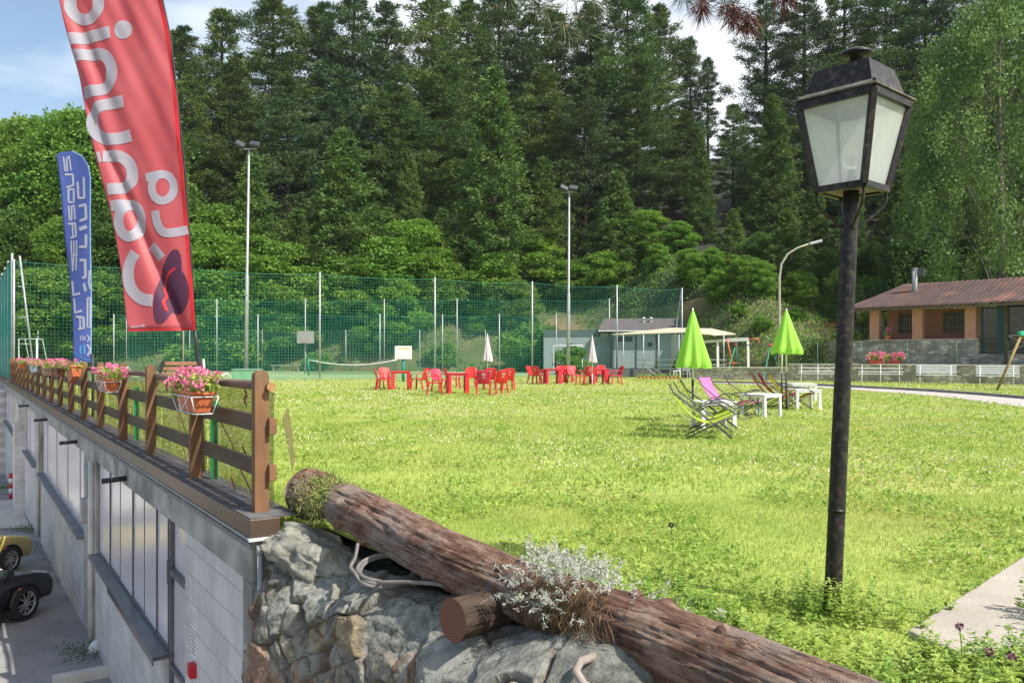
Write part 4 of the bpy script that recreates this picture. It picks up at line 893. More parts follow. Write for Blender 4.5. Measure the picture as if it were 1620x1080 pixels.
def stroke(pts, w, conv, d, ripple, mat, parent, smooth=True, lift=.006, closed=False, name='letter'):
    pts = [conv(*p) for p in pts]
    if closed: pts = pts+[pts[0]]
    pts = densify(smooth_pts(pts) if smooth else pts, 3); q = MB(); n = len(pts); vs = []
    for i, p in enumerate(pts):
        a = Vector(pts[max(i-1, 0)]); b = Vector(pts[min(i+1, n-1)])
        if closed and i in (0, n-1): a = Vector(pts[-2]); b = Vector(pts[1])
        t = (b-a).normalized(); nn = Vector((-t.y, t.x))
        for s in (-1, -.33, .33, 1):
            x, y = p[0]+nn.x*s*w/2, p[1]+nn.y*s*w/2; v = W(x, y, d); v.y = d+ripple(x, y)-lift; vs.append(v)
    q.add(vs, [(i*4+j, i*4+j+1, i*4+j+5, i*4+j+4) for i in range(n-1) for j in range(3)])
    return q.build(name, mat, parent, True, world=True)
def fill(poly, conv, d, ripple, mat, parent, lift=.005, name='emblem'):
    pts = [conv(*p) for p in poly]; c = (sum(p[0] for p in pts)/len(pts), sum(p[1] for p in pts)/len(pts)); pts = densify(smooth_pts(pts+[pts[0]]), 3); q = MB(); vs = []; n = len(pts); K = 8
    for p in pts:
        for k in range(K+1):
            x = c[0]+(p[0]-c[0])*k/K; y = c[1]+(p[1]-c[1])*k/K; v = W(x, y, d); v.y = d+ripple(x, y)-lift; vs.append(v)
    q.add(vs, [(i*(K+1)+j, i*(K+1)+j+1, (i+1)*(K+1)+j+1, (i+1)*(K+1)+j) for i in range(n-1) for j in range(K)])
    return q.build(name, mat, parent, True, world=True)
DR = 8.62
def rr_red(x, y):
    a = (x-100)*.9+(y-60)*.33                                  # diagonal folds falling to the lower right
    k = (x-165-(y-230)*.42)
    return .055*math.exp(-(k/9)**2)+.05*math.exp(-((x-118-(y-20)*.36)/11)**2)*max(0, 1-y/330)+.012*math.sin(a*.045)+.010*math.sin((x*1.0-y*.30)*.11)+.006*math.sin((x-y*.5)*.21)*max(0, 1-y/420)
red = cloth_mat('red_banner_cloth', (.66, .14, .16), (.70, .18, .205), .5); printw = pm('banner_print', (.56, .57, .64), (.52, .53, .61), 3, .5, trans=.45); purp = pm('banner_purple', (.15, .045, .10), (.12, .04, .09), 3, .5, trans=.4)
bn = thing('banner_flag', 'tall red feather banner seen from behind, white letters and a dark hat emblem', 'banner', (GD(315, DR).x, DR, 0))
RL = [(70, -330), (66, -240), (62, -130), (78, -60), (94, 0), (107, 57), (127, 150), (147, 230), (155, 260), (175, 342), (190, 422), (204, 524)]
RR = [(120, -345), (190, -300), (228, -180), (245, -70), (256, 0), (268, 57), (279, 150), (287, 230), (291, 262), (296, 340), (302, 422), (310, 522)]
sheet('banner_cloth', RL, RR, DR, red, bn, rr_red, 110, 60)
hem = pm('banner_hem', (.70, .03, .04), None, 5, .5, trans=.3)
stroke([(p[0]-3, p[1]) for p in RR[2:]], 6, lambda x, y: (x, y), DR, rr_red, hem, bn, False, .003, name='sleeve')
stroke([RL[-1], RR[-1]], 3, lambda x, y: (x, y-1.5), DR, rr_red, hem, bn, False, .003, name='hem')
q = MB(); q.tube([W(120, -350, DR+.02), W(190, -305, DR+.02), W(230, -180, DR+.02), W(257, 0, DR+.02), W(270, 60, DR+.02), W(281, 160, DR+.02), W(292, 262, DR+.02), W(303, 422, DR+.02), W(309, 522, DR+.02)], .011, 8)
q.build('pole', M['black'], bn, True, world=True)
q = MB(); q.tube([W(307, 515, DR+.02), W(311, 545, DR+.02), W(318, 600, DR+.02), W(321, 768, DR+.02)], [.018, .019, .022, .024], 10); q.build('lower_pole', M['black'], bn, True, world=True)
A_ = lambda x, y: (80+x/4, y/4)
B_ = lambda x, y: (150+x/4, 260+y/4)
S_ = lambda pts, w, cv, **k: stroke(pts, w, cv, DR, rr_red, printw, bn, **k)
ell = lambda cx, cy, rx, ry, n=16: [(cx+rx*math.cos(6.2832*k/n), cy+ry*math.sin(6.2832*k/n)) for k in range(n)]
S_(ell(212, 20, 92, 100), 17.5, A_, closed=True)
S_([(90, 40), (135, 40)], 14, A_, smooth=False)
S_([(118, 248), (379, 207)], 19, A_, smooth=False)
fill(ell(460, 190, 57, 60), A_, DR, rr_red, printw, bn, name='letter')
S_([(140, 350), (300, 340), (362, 372), (392, 450), (370, 530), (310, 568), (195, 582)], 18.5, A_)
S_([(466, 645), (335, 665), (275, 712), (262, 790), (300, 855), (375, 882), (508, 857)], 18.5, A_)
S_([(300, 962), (318, 1028)], 5, A_, smooth=False)
S_([(50, -52), (150, -52), (212, -10), (234, 55), (222, 110), (172, 145), (78, 158)], 18, B_)
S_(ell(218, 355, 70, 102), 16.5, B_, closed=True)
S_([(97, 262), (190, 252)], 17, B_, smooth=False)
S_(ell(432, 148, 70, 84), 12.8, B_, closed=True)
S_([(322, 85), (432, 62)], 13.5, B_, smooth=False)
S_([(385, 295), (398, 370), (432, 424), (485, 436), (588, 414)], 14, B_)
S_([(352, 512), (385, 548), (425, 596)], 15, B_)
S_([(262, 560), (224, 620), (212, 700), (232, 785), (295, 848), (372, 862)], 18.5, B_)
E_ = []
for k in range(20):
    a = 6.2832*k/20; lx, ly = 70*math.cos(a), 243*math.sin(a); th = .235; E_.append((463+lx*math.cos(th)-ly*math.sin(th), 775+lx*math.sin(th)+ly*math.cos(th)))
fill(E_, B_, DR, rr_red, purp, bn)
fill([(520, 652), (565, 690), (598, 790), (588, 880), (545, 938), (490, 942), (450, 880), (436, 810), (455, 730)], B_, DR, rr_red, purp, bn, .007)
stroke([(512, 654), (455, 712), (432, 780), (446, 830), (434, 870), (454, 926)], 4, B_, DR, rr_red, hem, bn, lift=.010, name='hat_band')
S_([(232, 1030), (300, 1022)], 1.6, B_, smooth=False); fill(ell(308, 1020, 8, 9, 8), B_, DR, rr_red, printw, bn, name='letter')

DB = 16.6
rr_blue = lambda x, y: .03*math.sin((x-100)*.09+(y-240)*.008)+.02*math.sin(y*.03)
blue = cloth_mat('blue_banner_cloth', (.10, .145, .44), (.12, .175, .50), .45)
bb = thing('banner_flag', 'smaller blue feather banner seen from behind, white square letters down it', 'banner', (GD(140, DB).x, DB, 0))
BL = [(96, 241), (89, 245), (92, 270), (95, 297), (99, 345), (103, 390), (108, 430), (111, 470), (115, 511), (117, 545), (118, 583)]
BR = [(100, 240), (113, 238), (130, 247), (140, 262), (144, 280), (145, 320), (145.5, 380), (145, 437), (145, 500), (145, 567), (145, 573)]
sheet('banner_cloth', BL, BR, DB, blue, bb, rr_blue, 70, 14)
stroke(BR[1:], 1.5, lambda x, y: (x-.5, y), DB, rr_blue, pm('blue_edge', (.25, .45, .75), None, 5, .6), bb, False, .004, name='sleeve')
q = MB(); q.tube([W(146, 560, DB), W(147, 600, DB), W(147, 670, DB)], .03, 8); q.build('pole', M['black'], bb, True, world=True)
C_ = lambda x, y: (80+x/6, 230+y/6)
D_ = lambda x, y: (80+x/5.4, 400+y/5.4)
T_ = lambda pts, w, cv=C_, mt=printw: stroke(pts, w, cv, DB, rr_blue, mt, bb, smooth=False, lift=.010)
T_([(120, 108), (133, 240), (152, 240), (146, 130), (168, 98), (184, 235)], 2.4)
T_([(130, 275), (200, 272), (208, 375), (145, 398)], 3.4)
T_([(162, 415), (212, 415), (217, 538), (168, 538), (162, 415)], 3.2)
T_([(168, 572), (180, 708), (200, 708), (196, 580), (218, 566), (235, 705)], 2.8)
T_([(165, 745), (235, 740), (250, 860), (190, 880)], 3.6); T_([(208, 745), (216, 860)], 3)
T_([(198, 905), (200, 1035), (255, 1035), (252, 905)], 3.0); T_([(226, 905), (228, 1035)], 2.6)
T_([(182, 20), (188, 158)], 2.8, D_); T_([(188, 150), (204, 20), (226, 24), (218, 150)], 2.8, D_)
T_([(182, 240), (192, 360), (256, 345)], 3.6, D_); T_([(200, 390), (212, 510), (274, 494)], 3.6, D_)
T_([(220, 545), (285, 550), (292, 640), (245, 652)], 3.6, D_); T_([(256, 548), (262, 645)], 3, D_)
T_([(250, 345), (264, 500), (325, 500), (312, 300)], 4.2); T_([(270, 580), (340, 565), (350, 700), (282, 720)], 4.6); T_([(280, 800), (358, 775)], 6.2)
T_([(350, 850), (348, 965), (280, 965)], 4.4); T_([(255, 66), (304, 62), (304, 205), (276, 218)], 4.6, D_); T_([(288, 260), (304, 330)], 4, D_)
T_([(318, 385), (318, 635), (340, 635), (340, 385), (318, 385)], 2.6, D_); T_([(340, 150), (330, 250), (342, 310)], 3, D_)
T_([(266, 750), (266, 712), (284, 712), (284, 748)], 1.6, D_); T_([(300, 712), (300, 748)], 1.8, D_); T_([(318, 700), (338, 730), (320, 760)], 2.4, D_)
cy = pm('banner_cyan', (.10, .35, .70), None, 5, .5, trans=.3)
T_([(266, 790), (268, 862)], 3, D_, cy); T_([(298, 785), (300, 862)], 3, D_, cy); T_([(205, 850), (320, 918), (348, 900)], 1.2, D_, cy); T_([(320, 780), (344, 830), (322, 880)], 3, D_, printw)

# ================================================================ LAWN FURNITURE
def red_chair():
    t = thing('plastic_chair', 'x', 'chair')
    m = M['red_pl']
    q = MB(); q.grid(lambda u, v: (-.22+.44*u, -.23+.46*v, .42+.018*(abs(2*v-1))**2-.012*math.sin(u*3.14)), 8, 8); q.build('seat', m, t, True, solid=.022)
    q = MB()
    def back(u, v):
        w = .20+.035*math.sin(u*2.6); a = (v-.5)*2
        return (-.20-.16*u-.03*(1-a*a)+.0, a*w, .40+.45*u-.035*(abs(a)**3)*(u > .9))
    q.grid(back, 10, 10); q.build('backrest', m, t, True, solid=.02)
    for sx_ in (1, -1):
        for sy_ in (1, -1):
            q = MB(); x0 = .20*sx_; y0 = .205*sy_
            a = [(x0*1.22-.03*(sx_ < 0), y0*1.14, 0), (x0, y0, .43)]
            q.bar(a[0], a[1], .032, .062 if sx_ > 0 else .055, (1, 0, 0)); q.bar((a[0][0], a[0][1], 0), (a[1][0], a[1][1], .43), .06, .022, (1, 0, 0)); q.build('leg', m, t, bevel=.004)
    for s in (1, -1):
        q = MB(); pts = [(.235, .235*s, .42), (.225, .25*s, .58), (.18, .258*s, .635), (0, .262*s, .645), (-.18, .25*s, .64), (-.29, .215*s, .66)]
        for a, b in zip(pts[:-1], pts[1:]): q.bar(a, b, .05, .022)
        q.build('armrest', m, t, bevel=.004)
    # heart emblem and word on the back's outer face
    q = MB(); em = pm('emblem_white', (.72, .62, .55), None, 5, .5) if 'em' not in M else M['em']; M['em'] = em
    def bp(y, z):
        u = (z-.40)/.45; w = .20+.035*math.sin(u*2.6); a = y/w; return Vector((-.20-.16*u-.03*(1-a*a)-.016, y, z))
    for s in (1, -1):
        pts = [bp(0, .655), bp(s*.045, .685), bp(s*.055, .735), bp(s*.022, .755), bp(s*.012, .72), bp(s*.034, .71)]
        for a, b in zip(pts[:-1], pts[1:]): q.bar(a, b, .004, .016, (0, 1, 0)) if False else q.tube([a, b], .008, 5)
    x = -.055
    for w in (.014, .006, .016, .005, .014, .016): q.tube([bp(x, .60), bp(x+w, .60)], .009, 4); x += w+.007
    q.build('emblem', em, t)
    return t
def red_table():
    t = thing('plastic_table', 'x', 'table'); m = M['red_pl']
    q = MB(); q.box(-.40, .40, -.40, .40, .695, .72); q.build('tabletop', m, t, bevel=.01)
    q = MB(); q.box(-.37, .37, -.37, -.35, .64, .695).box(-.37, .37, .35, .37, .64, .695).box(-.37, -.35, -.35, .35, .64, .695).box(.35, .37, -.35, .35, .64, .695); q.build('apron', m, t)
    for a in (1, -1):
        for b in (1, -1):
            q = MB(); q.bar((a*.385, b*.30, 0), (a*.36, b*.29, .66), .03, .10, (0, 1, 0)).bar((a*.30, b*.385, 0), (a*.29, b*.36, .66), .03, .10, (1, 0, 0)); q.build('leg', m, t, bevel=.004)
    return t
CH = red_chair(); TB = red_table(); first = {'c': True, 't': True}
def place(proto, key, px, yb, yaw, label, group, d=None, s=1.0):
    o = proto if first.get(key, False) else copy_tree(proto)
    first[key] = False
    p = G(px, yb) if d is None else GD(px, d)
    o.location = p; o.rotation_euler = (0, 0, R(yaw)); o.scale = (s, s, s); o['label'] = label; o['group'] = group
    return o
gc = 'red plastic armchairs on the lawn'; gt = 'red plastic tables on the lawn'
for px, yb, yaw, lab in (
    (606, 616.5, 15, 'red plastic armchair at the left side of the leftmost red table, emblem on its back'),
    (612, 614, -60, 'pale-lit red armchair behind the leftmost one, facing the camera'),
    (663, 616.5, 160, 'red plastic armchair at the right side of the leftmost red table'),
    (688, 625, 5, 'red armchair seen from the side, left of the middle red table'),
    (697, 619.5, -50, 'red armchair behind the side-on one, its pale seat back turned to the camera'),
    (716, 615, 20, 'small-looking red armchair behind the middle red table, left part'),
    (744, 613, -92, 'red armchair facing the camera behind the middle table, under the white parasol'),
    (765, 625.5, 92, 'red armchair in front of the middle table, back with heart emblem to the camera'),
    (775, 616, 95, 'red armchair just behind the front emblem chair of the middle group'),
    (789, 624, 118, 'red armchair at the right of the middle group, half turned with its emblem showing'),
    (803, 617, 100, 'red armchair farthest right in the middle group, emblem on its back'),
    (846, 607, -30, 'pale-lit red armchair at the far left of the right-hand group'),
    (854, 607.5, 45, 'red armchair with a yellowish emblem at the left of the right-hand group'),
    (888, 606, -88, 'red armchair facing the camera between the two right-hand tables, left one'),
    (899, 604.5, 80, 'dark red armchair half hidden between the two pale facing chairs'),
    (908, 606.5, -70, 'red armchair facing the camera just left of the dark emblem chair'),
    (932, 608.5, 92, 'dark red armchair with a heart emblem, back square to the camera, right-hand group'),
    (951, 604, -92, 'pale red armchair facing the camera behind the rightmost red table'),
    (973, 608, 195, 'rightmost red armchair, seen side-on and facing left')):
    place(CH, 'c', px, yb, yaw, lab, gc)
for px, yb, lab in ((634, 615.5, 'red square plastic table of the leftmost chair group'), (724, 622, 'red square plastic table in the middle, nearest the camera'), (874, 607.5, 'red plastic table left of the white goal posts, right-hand group'), (947, 607.5, 'rightmost red plastic table, behind the dark emblem chair')):
    place(TB, 't', px, yb, 8, lab, gt)
rt = thing('stool', 'small orange-red plastic stool between the two right-hand tables', 'stool', G(918, 609.5))
q = MB(); q.box(-.2, .2, -.16, .16, .41, .44); q.build('seat', M['red_pl'], rt, bevel=.008)
for a in (1, -1):
    for b in (1, -1): q = MB(); q.bar((a*.2, b*.15, 0), (a*.17, b*.13, .41), .04, .04); q.build('leg', M['red_pl'], rt)

def closed_parasol(name, label, px, ytip, ybot, d, width, mat, polemat, low, ped=0):
    t = thing(name, label, 'parasol', GD(px, d), 0)
    zt = CZ-(ytip-HZ)/F*d; zb = CZ-(ybot-HZ)/F*d; r0 = width*d/F/2; t['group'] = 'closed parasols on the lawn'
    q = MB(); n = 96
    def fn(u, v):
        a = v*2*math.pi; fold = 1+.20*u*math.cos(8*a+.6*math.sin(a))+.06*u*math.sin(3*a+1)
        r = (.02+r0*(u**.9)*(1-.10*math.exp(-((u-1)/.05)**2)))*fold; return (r*math.cos(a), r*math.sin(a), zt-(zt-zb)*(u+.022*u*math.cos(8*a+.4)))
    q.grid(fn, 30, n); q.build('canopy', mat, t, True)
    q = MB(); q.tube([(0, 0, zt-.03), (0, 0, zt+.05)], [.022, .012], 8); q.build('finial', M['whitepaint'], t, True)
    q = MB(); q.tube([(0, 0, zt-.1), (0, 0, low)], .019, 10); q.build('upper_pole', polemat, t, True)
    q = MB(); q.tube([(0, 0, low+.01), (0, 0, 0)], .024, 10); q.build('lower_pole', M['black'] if ped == 0 else polemat, t, True)
    q = MB()
    for k in range(8):
        a = 2*math.pi*(k+.5)/8; q.bar((0, 0, zt-.3), (r0*.55*math.cos(a), r0*.55*math.sin(a), zb+.12), .012, .008)
    q.build('ribs', M['steel'], t)
    return t
lime = bpy.data.materials.new('lime_cloth'); lime.use_nodes = True; t_ = lime.node_tree; p_ = t_.nodes['Principled BSDF']; p_.inputs['Roughness'].default_value = .7
p_.inputs['Base Color'].default_value = (.38, .70, .10, 1); tt = N(t_, 'ShaderNodeBsdfTranslucent'); tt.inputs[0].default_value = (.50, .80, .12, 1); ms_ = N(t_, 'ShaderNodeMixShader'); ms_.inputs[0].default_value = .4
t_.links.new(p_.outputs[0], ms_.inputs[1]); t_.links.new(tt.outputs[0], ms_.inputs[2]); t_.links.new(ms_.outputs[0], t_.nodes['Material Output'].inputs[0])
wcl = pm('white_cloth', (.75, .70, .72), (.66, .58, .62), 4, .8, trans=.3)
closed_parasol('parasol', 'closed lime green parasol standing among the left deckchairs', 1096, 491, 581, 16.8, 49, lime, M['whitepaint'], .85)
closed_parasol('parasol', 'closed lime green parasol farther right, by the red and yellow deckchairs', 1244, 491, 559, 20.0, 45, lime, M['whitepaint'], .92)
closed_parasol('parasol', 'closed white parasol behind the middle group of red chairs', 771, 529, 571, 36, 14, wcl, M['whitepaint'], .5, 1)
closed_parasol('parasol', 'closed white parasol behind the right-hand group of red chairs', 937, 532, 573, 37, 12, wcl, M['whitepaint'], .5, 1)
q = MB(); q.tube([G(1237, 648), G(1237, 648)+Vector((0, 0, .9))], .022, 8); q.mi = 0
pp = thing('pole', 'spare thin dark and white pole beside the right lime parasol', 'pole', G(1237, 648))
q.build('lower_tube', M['black'], pp, True, world=True)
q = MB(); p0 = G(1237, 648); q.tube([p0+Vector((0, 0, .89)), p0+Vector((0, 0, 1.75))], .02, 8); q.build('upper_tube', M['whitepaint'], pp, True, world=True)

def white_table(px, yb, w, h, yaw, lab):
    p = G(px, yb); t = thing('white_table', lab, 'table', p, R(yaw), 'white plastic tables on the lawn'); a = w/2
    q = MB(); q.box(-a, a, -a, a, h-.025, h).box(-a+.01, a-.01, -a+.01, a-.01, h-.075, h-.025); q.build('tabletop', M['white'], t, bevel=.012)
    for i in (1, -1):
        for j in (1, -1):
            q = MB(); q.bar((i*(a-.02), j*(a-.05), 0), (i*(a-.035), j*(a-.05), h-.03), .025, .07, (0, 1, 0)).bar((i*(a-.05), j*(a-.02), 0), (i*(a-.05), j*(a-.035), h-.03), .025, .07, (1, 0, 0)); q.build('leg', M['white'], t, bevel=.004)
white_table(1129, 676, .68, .50, 4, 'white plastic table in front of the pink deckchair, beside the left lime parasol')
white_table(1204, 658, .66, .50, 38, 'white plastic table set cornerwise between the two deckchair groups')
white_table(1272, 647, .66, .50, 2, 'white plastic table beside the right parasol pole')
white_table(1268, 634, .72, .52, -4, 'white plastic table behind the one by the right parasol pole')

def deckchair(fab, px, yb, yaw, lab, s=1.0, tilt=0.):
    p = G(px, yb); t = thing('deckchair', lab, 'deckchair', p, R(yaw), 'folding sling deckchairs around the white tables'); t.scale = (s, s, s); hw = .27
    def P_(u, z): return (u-.55, z)
    A = [P_(.05, .88), P_(.14, .72), P_(.565, .40), P_(.77, .24), P_(1.06, .012)]; B = [P_(.30, .012), P_(.70, .22), P_(1.09, .42)]; C = [P_(.50, .46), P_(.66, .545), P_(.84, .555), P_(.97, .50), P_(1.09, .42)]
    for sgn in (1, -1):
        for nm, L_, off in (('back_rail', A, 0), ('seat_rail', B, .03), ('armrest', C, -.01)):
            q = MB(); q.tube([(x, sgn*(hw+off), z) for x, z in L_], .012, 8); q.build(nm, M['frame'], t, True)
    for nm, (u, z), w in (('crossbar', P_(.05, .88), hw), ('crossbar', P_(1.09, .42), hw+.03), ('crossbar', P_(1.04, .03), hw), ('crossbar', P_(.33, .03), hw+.03)):
        q = MB(); q.tube([(u, -w, z), (u, w, z)], .011, 8); q.build(nm, M['frame'], t, True)
    F_ = [P_(.05, .88), P_(.15, .66), P_(.30, .47), P_(.44, .34), P_(.60, .265), P_(.74, .265), P_(.90, .33), P_(1.09, .42)]; F_ = smooth_pts([(a, b) for a, b in F_], 4)
    q = MB(); n = len(F_)-1
    def fn(u, v):
        x, z = F_[min(n, int(round(u*n)))]; return (x, (v-.5)*2*(hw-.025), z+.012*abs(2*v-1)**2)
    q.grid(fn, n, 6); q.build('sling', fab, t, True, solid=.004)
    q = MB(); x, z = F_[2]; q.ball((0, 0, 0), 1, 8)
    return t
M['frame'] = pm('deckchair_frame', (.05, .05, .055), (.16, .16, .16), 40, .4, lo=.5, hi=.7)
fy = pm('lime_sling', (.55, .66, .03), (.42, .55, .03), 6, .7, trans=.35); fp = pm('pink_sling', (.72, .24, .52), (.64, .20, .45), 6, .7, trans=.35)
fr2 = pm('crimson_sling', (.52, .03, .13), (.42, .02, .10), 6, .7, trans=.35); fv = pm('striped_red_sling', (.45, .10, .20), (.60, .30, .25), 20, .7, trans=.35, stretch=(1, 5, 1)); fo = pm('yellow_sling', (.72, .70, .08), (.70, .42, .10), 8, .7, trans=.35)
deckchair(fy, 1108, 693, -11, 'nearest lime deckchair, side-on in the front left of the group')
deckchair(fy, 1112, 684, -10, 'lime deckchair standing right behind the nearest one')
deckchair(fy, 1120, 676, -7, 'third lime deckchair, deepest in the left row with its yellow back showing')
deckchair(fp, 1147, 662, -42, 'deckchair with a pink sling turned towards the camera')
deckchair(fp, 1182, 655, -12, 'deckchair with a pink seat half behind the cornerwise white table')
deckchair(fv, 1219, 642, -8, 'deckchair with a faded red-striped sling, left of the crimson one')
deckchair(fr2, 1232, 644, -8, 'deckchair with a crimson sling between the striped and the yellow ones')
deckchair(fo, 1250, 647, -9, 'deckchair with a yellow sling beside the right lime parasol')

# ================================================================ WHITE BENCHES, COTTAGE, LOW WALLS
def seatbench(px, d, yaw, lab, slats, w=1.55):
    t = thing('park_bench', lab, 'bench', GD(px, d), R(yaw), 'white benches along the stone wall')
    n = 4 if slats else 2
    q = MB()
    for k in range(n): y = -.02-.36*k/(n-1 or 1); q.box(-w/2, w/2, y-.04 if slats else y-.03, y+.04 if slats else y+.03, .42, .445)
    q.build('seat', M['whitepaint'], t, bevel=.004)
    q = MB()
    for k in range(4 if slats else 2):
        z = .52+k*(.10 if slats else .17); y = .05+.05*k; q.box(-w/2, w/2, y, y+.025, z, z+(.07 if slats else .045))
    q.build('backrest', M['whitepaint'], t, bevel=.004)
    for x in (-w*.42, 0, w*.42) if not slats else (-w*.40, w*.36):
        q = MB(); q.tube([(x, -.36, 0), (x, -.37, .42), (x, .0, .42), (x, .20, .88)], .017, 7).tube([(x, .10, 0), (x, .02, .42)], .017, 7); q.build('leg', M['whitepaint'], t, True)
EW = [Vector((10.2, 46.6, 0)), Vector((14.8, 44.2, 0)), Vector((23.5, 38.3, 0)), Vector((35, 31.0, 0))]
wt = thing('stone_wall', 'low grey stone wall with a pale top, behind the white benches', 'stone wall', EW[0])
stm = rubble_mat('rubble_stone', (.24, .22, .20), (.56, .51, .44), (.38, .33, .28), (.27, .24, .21))
def wallseg(parent, a, b, z0, z1, th, mat, name, capm=None, capz=.05):
    d = (b-a); L = d.length; ang = math.atan2(d.y, d.x); q = MB(); q.box(0, L, 0, th, z0, z1); o = q.build(name, mat, parent); o.location = a-parent.location; o.rotation_euler = (0, 0, ang)
    if capm: q = MB(); q.box(-.02, L+.02, -.05, th+.05, z1, z1+capz); c = q.build('wall_cap', capm, parent, bevel=.01); c.location = o.location; c.rotation_euler = (0, 0, ang)
    return o
heights = [.66, .86, .86]
for i in range(3): wallseg(wt, EW[i], EW[i+1], -.2, heights[i], .35, stm, 'wall', M['pale_concrete'])
seatbench(1294, 42.0, -22, 'white tubular bench left of the lantern post, by the stone wall', False, 1.9)
seatbench(1393, 40.6, -25, 'white tubular bench just right of the lantern post, below the flower boxes', False, 2.0)
seatbench(1481, 38.9, -28, 'white slatted bench in front of the stone wall, left of the last bench', True, 1.7)
seatbench(1578, 37.0, -30, 'rightmost white slatted bench, behind the leaning wooden swing leg', True, 1.7)
# cottage
CA = Vector((14.05+4.9, 46.0, .8)); CA = W(1372, 538, 45.0); CA.z = .8
cdir = (W(1620, 538, 39.6)-W(1372, 538, 45)); cdir.z = 0; cang = math.atan2(cdir.y, cdir.x)
ct = thing('brick_cottage', 'small brick cottage with a rusty tiled roof on a stone base', 'cottage', CA, cang)
def cb(name, mat, bs, parent=ct, bevel=0.):
    q = MB()
    for b in bs: q.box(*b)
    return q.build(name, mat, parent, bevel=bevel)
bkm = brick_mat('cottage_brick', (.42, .15, .09), (.50, .20, .12), (.34, .22, .17), .25, .07, .01, 'XZ', bump=.3, dirtamt=.2)
bkp = brick_mat('pillar_brick', (.55, .22, .15), (.62, .28, .19), (.45, .30, .24), .25, .07, .01, 'XZ', bump=.3, dirtamt=.2)
Zp = 1.35; Zt = 3.0
cb('base_wall', stm, [(-2.2, 5.5, -.02, .30, -.9, Zp)]); cb('base_cap', M['pale_concrete'], [(-.05, 5.5, -.05, .35, Zp, Zp+.04)])
cb('base_wall', stm, [(5.51, 20, .0, .30, -.9, .62)])
for x in (.13, 2.35, 4.88): cb('pillar', bkp, [(x, x+.5, -.01, .33, Zp+.04 if x < 7 else .6, Zt)])
cb('back_wall', bkm, [(.45, 5.5, 1.55, 1.75, 0, Zt)]); cb('floor', M['concrete'], [(-1.5, 20, .3, 5, .3, .45)])
cb('side_wall', bkm, [(5.38, 5.5, .33, 1.5, 0, Zt)])
gr = pm('window_dark', (.03, .03, .03), (.06, .055, .05), 3, .2)
for a, b in ((1.0, 1.9), (3.3, 4.4)):
    w = cb('window', pm('grille_wood', (.30, .20, .10), None, 5, .6), [(a, b, 1.50, 1.56, 1.42+.3, 1.47+.3), (a, b, 1.50, 1.56, 2.8, 2.86), (a, a+.06, 1.5, 1.56, 1.75, 2.83), (b-.06, b, 1.5, 1.56, 1.75, 2.83)])
    cb('pane', gr, [(a, b, 1.53, 1.548, 1.75, 2.83)], w)
    n = int((b-a)/.14); cb('grille', pm('grille_iron', (.30, .22, .12), None, 5, .5), [(a+.1+.14*k, a+.118+.14*k, 1.46, 1.48, 1.72, 2.85) for k in range(n)]+[(a, b, 1.445, 1.46, 2.0, 2.03), (a, b, 1.445, 1.46, 2.5, 2.53)], w)
cb('door', pm('door_grey', (.16, .18, .20), None, 5, .5), [(-.45, .3, 1.5, 1.56, .5, 2.6)])
cb('lintel', pm('lintel_wood', (.30, .19, .11), (.2, .13, .08), 4, .8, stretch=(.2, 1, 1)), [(-.4, 5.5, -.02, .14, Zt, Zt+.10)])
# glazed room
gz = pm('dark_glazing', (.015, .02, .02), (.03, .04, .045), 2, .05, spec=.8)
cb('glass_panel', gz, [(5.62, 6.25, .32, .36, .62, 2.95), (6.85, 9.5, .02, .06, .62, 3.05), (9.6, 20, .02, .06, .62, 3.05)])
cb('glazing_frame', pm('teal_frame', (.02, .07, .08), None, 5, .4), [(5.52, 5.62, .28, .38, .6, 3.0), (6.25, 6.8, .2, .38, .6, 3.0), (5.62, 6.25, .28, .38, .55, .62)])
cb('glazing_mullion', bpy.data.materials['teal_frame'], [(9.5, 9.6, -.02, .1, .6, 3.05)]); cb('porch_post', M['rail'], [(6.68, 6.82, -.15, -.02, -.3, 3.0)])
cr_ = pm('cross_rail', (.40, .34, .28), None, 4, .7); q = MB(); q.bar((6.85, -.1, 1.5), (10, -.1, 1.5), .04, .05); q.bar((6.85, -.1, .7), (8.4, -.1, 1.48), .04, .05); q.bar((6.85, -.1, 1.48), (8.4, -.1, .7), .04, .05); q.build('porch_railing', cr_, ct)
# roof of round-backed tile rows
rust = pm('rusty_tiles', (.095, .050, .044), (.055, .038, .036), 2.2, .85, .3, 20, stretch=(1.5, .3, 1), c3=(.26, .11, .065), s3=.5, amt3=.5)  # rust tones darkened to stand in for tree shade on the roof
q = MB(); nt_ = 150
def roof(u, v):
    x = -1.15+21.5*u; y0 = -.75-.35*(x > 6.3); y1 = 4.0; y = y0+(y1-y0)*v; z = 3.05+(4.6-3.05)*v+.04*abs(math.sin(x*math.pi/.26))
    xs_ = x
    if u < .12: xs_ = x+max(0, (1.55*v))*(1-u/.12)
    return (xs_, y, z-.06*math.sin(v*3.14))
q.grid(roof, 560, 10); q.build('roof', rust, ct, True, solid=.03)
cb('fascia', pm('fascia_wood', (.16, .10, .07), None, 5, .8), [(-1.1, 6.2, -.70, -.66, 2.93, 3.03), (6.35, 20, -1.05, -1.0, 2.93, 3.03)])
q = MB(); q.tube([(1.55, 2.5, 3.7), (1.55, 2.5, 5.25)], .14, 14); ch = q.build('chimney', M['steel'], ct, True)
cb('chimney_cowl', pm('cowl', (.10, .10, .11), None, 4, .6), [(2.75, 4.0, 2.3, 2.7, 5.45, 6.1)] if False else [(1.72, 2.1, 2.35, 2.45, 4.9, 5.3)])
q = MB(); q.lathe([(.10, 0), (.18, .03), (.17, .06), (.0, .09)], 14, (1.55, 2.5, 5.27)); q.build('chimney_cap', M['steel'], ct, True)
